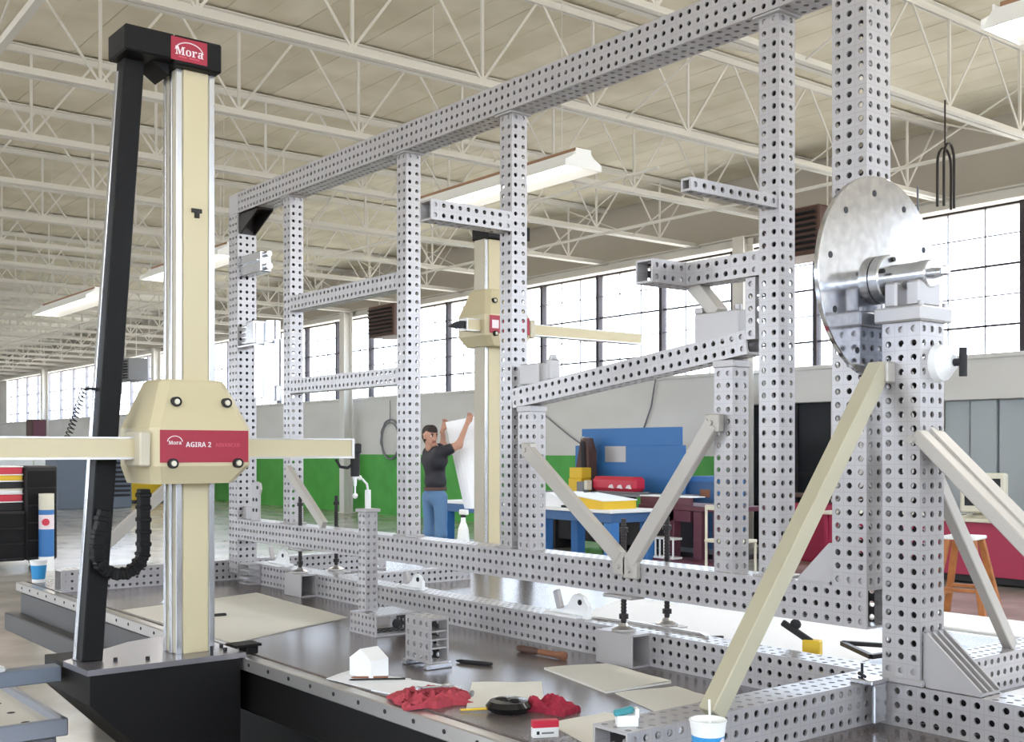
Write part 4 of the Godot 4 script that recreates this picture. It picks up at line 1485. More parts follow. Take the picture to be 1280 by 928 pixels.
func furniture() -> void:
	var b := B.new()
	table("work_table", "blue legged work table with a white top beside the standing man", A(-13.05, 0, -10.0), 1.7, 0.8, M.white, M.blue, M.blue_dark)
	table("work_table", "blue work table with white and yellow tool trays, in front of the blue back board", A(-10.9, 0, -9.95), 1.5, 0.8, M.white, M.blue, M.blue_dark)
	var tr := local("yellow_tray", "yellow sided sloping tray standing on the blue work table", "tray", A(-10.72, 0.76, -9.9))
	b = B.new()
	b.prism(PackedVector2Array([Vector2(-0.36, 0), Vector2(0.36, 0), Vector2(0.36, 0.10), Vector2(-0.36, 0.17)]), -0.28, 0.28)
	part(tr, "side", b, M.yellow)
	b = B.new()
	b.prism(PackedVector2Array([Vector2(-0.37, 0.172), Vector2(0.37, 0.102), Vector2(0.37, 0.115), Vector2(-0.37, 0.185)]), -0.29, 0.29)
	part(tr, "top_board", b, M.white)
	b = B.new()
	b.prism(PackedVector2Array([Vector2(-0.35, 0), Vector2(0.35, 0), Vector2(0.30, 0.02), Vector2(-0.1, 0.18), Vector2(-0.25, 0.18)]), -0.3, 0.3)
	solo("paper_pile", "slanting white paper pile on the left of the blue work table", "paper", b, M.white_paper, A(0, 0, 0)).position = A(-11.35, 0.761, -9.95)
	b = B.new()
	b.box(A(-0.12, 0, -0.05), A(0.12, 0.03, 0.05), 0.01)
	solo("stapler", "small black flat object on the front edge of the white table top", "tool", b, M.dark, A(0, 0, 0)).position = A(-11.0, 0.761, -9.62)
	table("white_table", "white topped table just beyond the plate, behind the tower and its braces", A(-2.4, -0.04, -4.83), 2.2, 0.42, M.white, M.grey, M.grey)
	# maroon bench with open frame
	var t := local("maroon_bench", "dark maroon work bench frame with a broad apron in front of the green wall", "bench", A(-9.75, 0, -10.9))
	part(t, "bench_top", bx(A(-0.9, 0.74, -0.4), A(0.55, 0.80, 0.4), 0.006), M.maroon)
	part(t, "apron", bx(A(-0.88, 0.60, 0.32), A(0.0, 0.90, 0.38), 0.006), M.maroon)
	part(t, "paper_cover", bx(A(-0.88, 0.901, 0.1), A(0.0, 0.915, 0.39), 0.003), M.white)
	for x in [-0.82, -0.35, 0.12, 0.44]:
		part(t, "leg", bx(A(x - 0.07, 0.06, 0.25), A(x + 0.07, 0.74, 0.38), 0.006), M.maroon)
	part(t, "foot_beam", bx(A(-0.95, 0, 0.2), A(0.6, 0.14, 0.62), 0.006), M.maroon)
	part(t, "shelf", bx(A(-0.9, 0.14, -0.35), A(0.5, 0.20, 0.2), 0.004), M.dark)
	t = local("wire_basket", "white wire basket standing below the maroon bench, seen behind the rear jack", "basket", A(-10.03, 0.14, -10.38))
	for y in [0.0, 0.24]:
		part(t, "rim", bx(A(-0.2, y, -0.08), A(0.2, y + 0.025, 0.08)), M.white)
	for k in 6:
		b = B.new()
		b.cyl(A(-0.19 + 0.076 * k, 0, 0.07), A(-0.19 + 0.076 * k, 0.25, 0.07), 0.013, 0.013, 6)
		part(t, "upright_wire", b, M.white)
	# bench against the wall with blue board
	t = local("workshop_bench", "grey topped bench with dark shelf holding the tall stepped blue back board", "bench", A(-12.1, 0, -11.6))
	part(t, "bench_top", bx(A(-1.25, 0.84, -0.3), A(1.25, 0.88, 0.42), 0.006), M.grey)
	for x in [-1.15, 0.0, 1.15]:
		part(t, "leg", bx(A(x - 0.05, 0, -0.25), A(x + 0.05, 0.84, 0.35), 0.004), M.dark)
	part(t, "back_board", bx(A(-1.26, 0.88, -0.24), A(1.05, 1.57, -0.20), 0.004), M.blue)
	part(t, "back_board", bx(A(-1.13, 1.57, -0.26), A(0.97, 1.83, -0.22), 0.004), M.blue)
	part(t, "steel_plate", bx(A(-0.57, 1.32, -0.20), A(-0.12, 1.56, -0.19), 0.003), M.plain_alu)
	part(t, "shelf_box", bx(A(-1.1, 0.15, -0.2), A(1.1, 0.6, 0.3), 0.01), M.dark)
	t = local("coat", "dark brown coat hung to a point in front of the blue board", "coat", A(-12.88, 0.88, -11.6))
	b = B.new()
	b.prism(PackedVector2Array([Vector2(-0.24, 0), Vector2(0.16, 0), Vector2(0.14, 0.6), Vector2(0.06, 0.80), Vector2(-0.03, 0.82), Vector2(-0.10, 0.55)]), -0.08, 0.08)
	part(t, "body", b, M.brown)
	b = B.new()
	b.ball(A(-0.01, 0.80, 0.06), A(0.03, 0.03, 0.03), 8, 6)
	part(t, "hook", b, M.plain_alu)
	b = B.new()
	b.bar(A(0.05, 0.05, 0.09), A(0.03, 0.75, 0.09), 0.08, 0.05, Vector3.BACK, 0.02)
	part(t, "sleeve", b, M.dark)
	t = local("yellow_bin", "yellow plastic bin on the bench at the left of the blue board", "bin", A(-12.68, 0.88, -11.3))
	part(t, "body", bx(A(-0.16, 0, -0.1), A(0.13, 0.2, 0.1), 0.01), M.yellow)
	part(t, "upper_tray", bx(A(-0.14, 0.2, -0.1), A(0.14, 0.36, 0.1), 0.01), M.yellow)
	t = local("red_machine", "long rounded red tool box with three white marks on the bench", "tool box", A(-11.88, 0.88, -11.35))
	b = B.new()
	b.box(A(-0.48, 0.03, -0.13), A(0.42, 0.24, 0.13), 0.05)
	part(t, "body", b, M.plastic_red)
	for x in [-0.05, 0.13, 0.31]:
		b = B.new()
		b.prism(PackedVector2Array([Vector2(-0.06, -0.02), Vector2(0.06, -0.03), Vector2(0.03, 0.03), Vector2(-0.03, 0.02)]), 0.13, 0.134, Transform3D(Basis(), A(x, 0.10, 0)))
		part(t, "white_mark", b, M.white_print)
	part(t, "skid", bx(A(-0.4, 0, -0.1), A(0.5, 0.03, 0.1), 0.01), M.grey)
	t = local("grey_vice", "small grey vice standing between yellow bin and red tool box", "vice", A(-12.45, 0.88, -11.15))
	part(t, "body", bx(A(-0.09, 0, -0.06), A(0.07, 0.16, 0.06), 0.015), M.grey)
	part(t, "jaw", bx(A(0.07, 0.04, -0.05), A(0.14, 0.18, 0.05), 0.008), M.beige)
	# blue cabinet and cream chair at the green wall
	t = local("blue_cabinet", "blue cabinet standing against the green wall behind the cream chair frame", "cabinet", A(-10.87, 0, -12.25))
	part(t, "body", bx(A(-0.30, 0, -0.3), A(0.3, 1.13, 0.3), 0.01), M.blue)
	part(t, "door", bx(A(-0.25, 0.1, 0.3), A(0.25, 1.06, 0.315), 0.006), M.blue_dark)
	part(t, "label_card", bx(A(0.0, 0.84, 0.316), A(0.18, 0.95, 0.319)), M.handle_wood)
	t = local("tube_chair", "cream tube framed chair in front of the blue cabinet", "chair", A(-8.86, 0, -10.25))
	for q in [[-0.2, 0.2], [0.2, 0.2], [-0.2, -0.2], [0.2, -0.2]]:
		b = B.new()
		b.cyl(A(q[0], 0, q[1]), A(q[0], 0.85 if q[1] > 0.0 else 0.45, q[1]), 0.016, 0.016, 8)
		part(t, "leg", b, M.beige)
	part(t, "seat", bx(A(-0.22, 0.42, -0.22), A(0.22, 0.46, 0.22), 0.01), M.beige)
	part(t, "back_rail", bx(A(-0.21, 0.80, 0.185), A(0.21, 0.86, 0.215), 0.008), M.beige)
	# computer desk at the right
	t = local("computer_desk", "crimson fronted desk with pale top under the beige computer monitor", "desk", A(-6.6, 0, -12.3))
	part(t, "desk_top", bx(A(-2.2, 0.70, -0.45), A(1.4, 0.74, 0.5), 0.008), M.beige)
	part(t, "front_panel", bx(A(-2.1, 0.1, 0.36), A(1.3, 0.70, 0.40), 0.006), M.crimson)
	part(t, "end_panel", bx(A(-2.15, 0, -0.4), A(-2.1, 0.70, 0.42), 0.004), M.crimson)
	part(t, "end_panel", bx(A(1.3, 0, -0.4), A(1.35, 0.70, 0.42), 0.004), M.crimson)
	part(t, "shelf", bx(A(-2.0, 0.02, -0.3), A(1.2, 0.1, 0.36), 0.004), M.dark)
	t = local("computer_monitor", "bulky beige computer monitor seen from behind its slanting case on the desk", "monitor", A(-6.85, 0.74, -12.3), 20)
	b = B.new()
	b.box(A(-0.24, 0.05, -0.02), A(0.24, 0.50, 0.20), 0.02)
	b.box(A(-0.17, 0.08, -0.30), A(0.17, 0.42, -0.02), 0.03)
	part(t, "case", b, M.beige)
	part(t, "screen", bx(A(-0.19, 0.13, 0.2), A(0.19, 0.44, 0.204), 0.002), M.very_dark)
	b = B.new()
	b.lathe([[0.0, 0.0], [0.14, 0.0], [0.14, 0.02], [0.06, 0.05], [0.0, 0.05]], Vector3.ZERO, Vector3.UP, 16)
	part(t, "foot", b, M.beige)
	t = local("keyboard", "flat pale keyboard lying on the crimson fronted desk", "keyboard", A(-7.1, 0.74, -11.92), 10)
	part(t, "body", bx(A(-0.22, 0, -0.08), A(0.22, 0.03, 0.08), 0.008), M.beige)
	part(t, "key_field", bx(A(-0.2, 0.03, -0.06), A(0.2, 0.036, 0.06), 0.002), M.grey)
	t = local("paper_stack", "stack of white papers with blue sheet at the right end of the desk", "paper", A(-6.25, 0.74, -12.05), 0)
	part(t, "sheets", bx(A(-0.25, 0, -0.15), A(0.25, 0.05, 0.15), 0.004), M.white_paper)
	part(t, "blue_sheet", bx(A(-0.2, 0.05, -0.14), A(0.24, 0.07, 0.1), 0.003), M.blue)
	t = local("crimson_cabinet", "crimson cabinet with dark upper shelf standing in front of the dark doorway", "cabinet", A(-9.35, 0, -12.9))
	part(t, "body", bx(A(-0.45, 0, -0.3), A(0.5, 0.78, 0.3), 0.008), M.crimson)
	part(t, "shelf_board", bx(A(-1.0, 0.86, -0.3), A(0.5, 0.90, 0.3), 0.004), M.brown)
	part(t, "side_board", bx(A(-1.0, 0.0, -0.3), A(-0.95, 0.86, 0.3), 0.004), M.brown)
	part(t, "box", bx(A(-0.9, 0.5, -0.28), A(-0.45, 0.8, 0.2), 0.01), M.dark)
	# stool
	t = local("wooden_stool", "orange wooden stool with a white seat behind the tower brace", "stool", A(-5.50, 0, -9.52), 12)
	part(t, "seat", bx(A(-0.15, 0.70, -0.15), A(0.15, 0.735, 0.15), 0.012), M.white)
	for x in [-1.0, 1.0]:
		for z in [-1.0, 1.0]:
			b = B.new()
			b.bar(A(x * 0.24, 0, z * 0.24), A(x * 0.11, 0.70, z * 0.11), 0.055, 0.055, A(1, 0, 0), 0.006)
			part(t, "leg", b, M.wood)
	for q in [[A(-0.19, 0.26, 0.19), A(0.19, 0.26, 0.19)], [A(-0.19, 0.26, -0.19), A(0.19, 0.26, -0.19)], [A(-0.20, 0.20, -0.20), A(-0.20, 0.20, 0.20)], [A(0.20, 0.20, -0.20), A(0.20, 0.20, 0.20)]]:
		b = B.new()
		b.bar(q[0], q[1], 0.05, 0.03, Vector3.UP, 0.004)
		part(t, "stretcher", b, M.wood)
	# unit heaters on the window wall
	for q in [[A(-20.35, 3.88, -12.8), "dark louvred unit heater hanging in front of the windows left of the middle"], [A(-9.9, 4.15, -12.9), "dark louvred unit heater hanging beside the polished disc"], [A(-33.5, 3.55, -12.0), "distant grey unit heater between black tube and cream column"]]:
		t = local("unit_heater", q[1], "heater", q[0], 0.0, "unit heaters at the window wall")
		part(t, "case", bx(A(-0.5, 0, -0.35), A(0.5, 0.66, 0.25), 0.02), M.grey if q[0].x < -30.0 else M.brown)
		for k in 7:
			b = B.new()
			b.bar(A(-0.46, 0.08 + 0.08 * k, 0.27), A(0.46, 0.08 + 0.08 * k, 0.27), 0.012, 0.06, A(0, 0.6, 1))
			part(t, "louvre", b, M.dark)
		for x in [-0.45, 0.45]:
			b = B.new()
			b.cyl(A(x, 0.66, 0), A(x, 5.83 - q[0].y, 0), 0.012, 0.012, 6)
			part(t, "hanger", b, M.truss)
	# loops of hose and cables on the wall
	b = B.new()
	var pts := []
	for k in 33:
		var a := TAU * k / 32.0
		pts.append(A(0.42 * cos(a), 0.46 * sin(a), 0.01 * (k % 3)))
	b.pipe(pts, 0.02, 6)
	pts = []
	for k in 25:
		var a := TAU * k / 24.0
		pts.append(A(0.05 + 0.36 * cos(a), -0.03 + 0.42 * sin(a), 0.05))
	b.pipe(pts, 0.018, 6)
	b.cyl(A(0, 0.4, 0.02), A(0, 0.9, 0.02), 0.012, 0.012, 6)
	solo("hose_coil", "thin hose coiled in loops on the wall above the green band", "hose", b, M.grey, A(0, 0, 0)).position = A(-22.3, 1.75, -14.03)
	b = B.new()
	pts = []
	for k in 13:
		var u := k / 12.0
		pts.append(A(-16.8 + 3.0 * u, 2.2 - 0.9 * sin(PI * u * 0.62) + (0.0 if u < 0.8 else (u - 0.8) * 2.5), -14.02))
	b.pipe(pts, 0.014, 6)
	b.pipe([A(-14.1, 1.84, -14.02), A(-13.9, 2.25, -14.02), A(-13.75, 2.74, -13.98)], 0.014, 6)
	solo("wall_cable", "thin grey cable drooping across the wall above the blue board", "cable", b, M.grey, A(-15, 2, -14.0))
	b = B.new()
	b.pipe([A(-7.9, 4.75, -12.6), A(-7.87, 3.0, -12.6), A(-7.80, 1.6, -12.6), A(-7.78, 0.745, -12.5)], 0.012, 6)
	solo("drop_cable", "long dark cable dropping past the right window to the desk", "cable", b, M.grey_blue, A(-7.9, 3, -12.6))
	# hanging hoops under the roof
	b = B.new()
	for q in [[0.0, 0.12, 0.30], [0.05, 0.09, 0.34]]:
		pts = [A(q[0], -0.62, -q[1])]
		for k in 9:
			var a := PI * k / 8.0
			pts.append(A(q[0], q[2] - 0.5 + 0.16 * sin(a), -q[1] * cos(a)))
		pts.append(A(q[0], -0.62, q[1]))
		b.pipe(pts, 0.013, 6)
	b.cyl(A(0.02, -0.02, 0.02), A(0.02, 0.42, 0.02), 0.008, 0.008, 6)
	solo("hanging_hoop", "dark cable hoops hanging from the roof above the right windows", "cable", b, M.dark_steel, A(0, 0, 0)).position = A(-6.04, 4.46, -10.09)
	# far left: tool cabinet, label tower, grey machine, yellow bin, boxes
	t = local("tool_cabinet", "black tool cabinet on castors at the left edge, piled with red and white things", "cabinet", A(-15.3, 0, -3.7))
	part(t, "body", bx(A(-0.4, 0.12, -0.70), A(0.4, 1.30, -0.32), 0.02), M.dark)
	part(t, "body", bx(A(-0.4, 0.12, -0.32), A(0.4, 0.74, 0.8), 0.02), M.dark)
	for k in 3:
		part(t, "drawer", bx(A(0.4, 0.16 + 0.19 * k, -0.3), A(0.415, 0.33 + 0.19 * k, 0.75), 0.006), M.black)
	for k in 5:
		part(t, "drawer", bx(A(0.4, 0.16 + 0.22 * k, -0.68), A(0.415, 0.36 + 0.22 * k, -0.34), 0.006), M.black)
	for z in [-0.6, 0.65]:
		for x in [-0.3, 0.3]:
			b = B.new()
			b.cyl(A(x - 0.025, 0.06, z), A(x + 0.025, 0.06, z), 0.06, 0.06, 12)
			part(t, "castor", b, M.dark)
	var kinds := [["tool_case", "black flat tool case at the bottom of the pile on the tool cabinet", M.dark, 0.12, 0.3], ["red_box", "flat red box lying second from the bottom on the tool cabinet", M.plastic_red, 0.10, 0.26], ["paper_pad", "white paper pad in the middle of the pile on the tool cabinet", M.white, 0.06, 0.3], ["tool_case", "black case between white pad and orange box on the tool cabinet", M.dark, 0.10, 0.27], ["orange_box", "orange and yellow box near the top of the pile on the tool cabinet", M.yellow, 0.08, 0.3], ["red_box", "wide red box topping the pile on the tool cabinet at the left edge", M.plastic_red, 0.10, 0.34]]
	var yy := 0.74
	for q in kinds:
		var w: float = q[4]
		var h: float = q[3]
		t = local(q[0], q[1], "box", A(-15.2, yy, -3.83))
		part(t, "body", bx(A(-0.2, 0, -0.18), A(0.2, h - 0.015, w - 0.1), 0.01), q[2])
		part(t, "lid", bx(A(-0.205, h - 0.015, -0.185), A(0.205, h, w - 0.095), 0.004), M.white if q[2] != M.white else M.beige)
		yy += h
	t = local("sign_post", "slim bollard in blue and white bands with a red emblem beside the tool cabinet", "bollard", A(-14.67, 0, -4.20))
	for q in [[0.0, 0.18, M.white], [0.18, 0.52, M.blue], [0.52, 0.70, M.white_print], [0.70, 0.76, M.blue], [0.76, 0.96, M.beige]]:
		b = B.new()
		b.cyl(A(0, q[0], 0), A(0, q[1], 0), 0.09, 0.09, 20)
		part(t, "band", b, q[2])
	b = B.new()
	b.cyl(A(0.080, 0.61, 0.03), A(0.096, 0.61, 0.036), 0.045, 0.045, 14)
	part(t, "emblem", b, M.plastic_red)
	t = local("louvred_machine", "tall grey machine with black louvres far away at the left", "machine", A(-30.0, 0, -9.6))
	part(t, "body", bx(A(-0.5, 0, -1.0), A(0.5, 1.5, 0.9), 0.02), M.grey_blue)
	for k in 9:
		part(t, "louvre", bx(A(0.5, 0.3 + 0.12 * k, -0.95), A(0.54, 0.36 + 0.12 * k, -0.1), 0.006), M.dark)
	t = local("yellow_hopper", "yellow hopper with sloping side far away behind the measuring machine", "hopper", A(-32.0, 0, -12.0))
	b = B.new()
	b.prism(PackedVector2Array([Vector2(-0.6, 0.1), Vector2(0.6, 0.1), Vector2(0.9, 1.25), Vector2(-0.9, 1.25)]), -0.5, 0.5, Transform3D(Basis(A(0, 0, -1), A(0, 1, 0), A(1, 0, 0)), Vector3.ZERO))
	part(t, "tub", b, M.yellow)
	part(t, "skid", bx(A(-0.5, 0, -0.6), A(0.5, 0.1, 0.6), 0.01), M.dark)
	t = local("brown_box", "small brown box on a pale cabinet far away at the left, above the machine arm", "box", A(-36.5, 1.87, -10.15))
	part(t, "body", bx(A(-0.3, 0, -0.22), A(0.3, 0.57, 0.22), 0.02), M.brown)
	part(t, "door", bx(A(0.3, 0.05, -0.18), A(0.315, 0.52, 0.18), 0.01), M.maroon)
	t = local("white_cabinet", "pale cabinet far away at the left carrying the small brown box", "cabinet", A(-36.5, 0, -9.9))
	part(t, "body", bx(A(-0.6, 0, -1.2), A(0.6, 1.87, 1.2), 0.02), M.beige)
	part(t, "door", bx(A(0.6, 0.1, -1.1), A(0.62, 1.75, -0.02), 0.01), M.white)
	part(t, "door", bx(A(0.6, 0.1, 0.02), A(0.62, 1.75, 1.1), 0.01), M.white)
	# coiled cord
	b = B.new()
	pts = []
	for k in 121:
		var u := k / 120.0
		var a := u * TAU * 13
		pts.append(A(-4.2 + 0.010 * cos(a), 1.72 - 0.185 * u + 0.006 * sin(a), -1.335 + 0.062 * u + 0.010 * sin(a)))
	b.pipe(pts, 0.0022, 5)
	b.pipe([A(-4.2, 1.72, -1.335), A(-4.2, 1.724, -1.35), A(-4.2, 1.722, -1.40)], 0.005, 6)
	solo("coiled_cord", "black coiled cord hanging from the leaning black tube", "cord", b, M.dark, A(-4.2, 1.72, -1.37))
	# cart and bracket at the lower left corner
	t = local("steel_cart", "low grey perforated steel cart top with a raised rim in the lower left corner", "cart", A(-4.79, 0, -1.06), 0.0)
	part(t, "deck", bx(A(-0.65, 0.455, -0.24), A(0.45, 0.475, 0.50), 0.003), M.tray)
	b = B.new()
	b.box(A(-0.65, 0.44, -0.26), A(0.45, 0.505, -0.235), 0.004)
	b.box(A(0.43, 0.44, -0.26), A(0.455, 0.505, 0.50), 0.004)
	part(t, "rim", b, M.tray_rim)
	b = B.new()
	for i in 5:
		for j in 4:
			b.cyl(A(-0.5 + 0.2 * i, 0.4752, -0.15 + 0.15 * j), A(-0.5 + 0.2 * i, 0.4756, -0.15 + 0.15 * j), 0.016, 0.016, 10)
	part(t, "deck_hole", b, M.dark)
	for q in [[-0.55, -0.2], [0.38, -0.2], [-0.55, 0.42], [0.38, 0.42]]:
		part(t, "leg", bx(A(q[0] - 0.03, 0, q[1] - 0.03), A(q[0] + 0.03, 0.44, q[1] + 0.03), 0.004), M.grey)
	part(t, "lower_panel", bx(A(-0.6, 0.1, -0.22), A(0.42, 0.43, 0.46), 0.004), M.grey)
	t = local("side_bracket", "dark bracket arm with pale end sticking out left from the machine base", "bracket", A(-4.32, 0.655, -0.98))
	part(t, "arm", bx(A(-0.04, 0, -0.30), A(0.04, 0.055, 0.30), 0.004), M.grey_blue)
	b = B.new()
	b.ball(A(0.0, 0.06, -0.05), A(0.04, 0.022, 0.07), 12, 6)
	part(t, "pad", b, M.white)

# ---------------------------------------------------------------- the man
func smin(a: float, b: float, k: float) -> float:
	var h := maxf(k - absf(a - b), 0.0) / k
	return minf(a, b) - h * h * k * 0.25

# bones: [a, b, ra, rb, colour index, flatten]; surface nets over a grid
func nets(bones: Array, cell: float, k: float, cols: Array, b: B, col: PackedColorArray) -> void:
	var lo := A(1e9, 1e9, 1e9)
	var hi := -lo
	for q in bones:
		var r := maxf(q[2], q[3]) + cell * 2
		lo = lo.min(q[0] - A(r, r, r)).min(q[1] - A(r, r, r))
		hi = hi.max(q[0] + A(r, r, r)).max(q[1] + A(r, r, r))
	var n := Vector3i(((hi - lo) / cell).ceil()) + Vector3i.ONE
	var sy := n.x
	var sz := n.x * n.y
	var f := PackedFloat32Array()
	f.resize(sz * n.z)
	f.fill(1.0)
	for q in bones:
		var r := maxf(q[2], q[3]) + cell * 3 + k * 0.5
		var bl: Vector3 = q[0].min(q[1]) - A(r, r, r)
		var bh: Vector3 = q[0].max(q[1]) + A(r, r, r)
		var i0 := Vector3i(((bl - lo) / cell).floor()).clamp(Vector3i.ZERO, n - Vector3i.ONE)
		var i1 := Vector3i(((bh - lo) / cell).ceil()).clamp(Vector3i.ZERO, n - Vector3i.ONE)
		var a: Vector3 = q[0]
		var d: Vector3 = q[1] - q[0]
		var dd := maxf(d.length_squared(), 1e-9)
		for z in range(i0.z, i1.z + 1):
			for y in range(i0.y, i1.y + 1):
				for x in range(i0.x, i1.x + 1):
					var p := lo + A(x, y, z) * cell - a
					var t := clampf(p.dot(d) / dd, 0.0, 1.0)
					var e := (p - d * t).length() - lerpf(q[2], q[3], t)
					var id := x + y * sy + z * sz
					f[id] = smin(f[id], e, k)
	var vid := {}
	var first := b.v.size()
	for z in n.z - 1:
		for y in n.y - 1:
			for x in n.x - 1:
				var id := x + y * sy + z * sz
				var s := 0
				var c := Vector3.ZERO
				var m := 0
				for e in 8:
					if f[id + (e & 1) + ((e >> 1) & 1) * sy + (e >> 2) * sz] < 0.0:
						s += 1
				if s == 0 or s == 8:
					continue
				for e in [[0, 1], [2, 3], [4, 5], [6, 7], [0, 2], [1, 3], [4, 6], [5, 7], [0, 4], [1, 5], [2, 6], [3, 7]]:
					var pa := A(e[0] & 1, (e[0] >> 1) & 1, e[0] >> 2)
					var pb := A(e[1] & 1, (e[1] >> 1) & 1, e[1] >> 2)
					var fa := f[id + int(pa.x) + int(pa.y) * sy + int(pa.z) * sz]
					var fb := f[id + int(pb.x) + int(pb.y) * sy + int(pb.z) * sz]
					if (fa < 0.0) != (fb < 0.0):
						c += pa.lerp(pb, fa / (fa - fb))
						m += 1
				var w := lo + (A(x, y, z) + c / m) * cell
				vid[id] = b.v.size()
				b.v.append(w)
				var g := A(f[id + 1] - f[id], f[id + sy] - f[id], f[id + sz] - f[id]) + A(f[id + 1 + sy + sz] - f[id + sy + sz], f[id + 1 + sy + sz] - f[id + 1 + sz], f[id + 1 + sy + sz] - f[id + 1 + sy])
				b.n.append(g.normalized())
				var best := 1e9
				var ci := 0
				for q in bones:
					var dq: Vector3 = q[1] - q[0]
					var t := clampf((w - q[0]).dot(dq) / maxf(dq.length_squared(), 1e-9), 0.0, 1.0)
					var e: float = (w - q[0] - dq * t).length() - lerpf(q[2], q[3], t)
					if e < best:
						best = e
						ci = q[4]
				col.append(cols[ci])
	for id in vid:
		for ax in 3:
			var st: int = [1, sy, sz][ax]
			var s1: int = [sy, sz, 1][ax]
			var s2: int = [sz, 1, sy][ax]
			if not (vid.has(id - s1) and vid.has(id - s2) and vid.has(id - s1 - s2)):
				continue
			var fa := f[id]
			var fb := f[id + st]
			if (fa < 0.0) == (fb < 0.0):
				continue
			var q := [vid[id], vid[id - s1], vid[id - s1 - s2], vid[id - s2]]
			var nn: Vector3 = (b.v[q[2]] - b.v[q[0]]).cross(b.v[q[1]] - b.v[q[0]])
			if nn.dot(b.n[q[0]] + b.n[q[2]]) < 0.0:
				q.reverse()
			b.ix.append_array([q[0], q[1], q[2], q[0], q[2], q[3]])

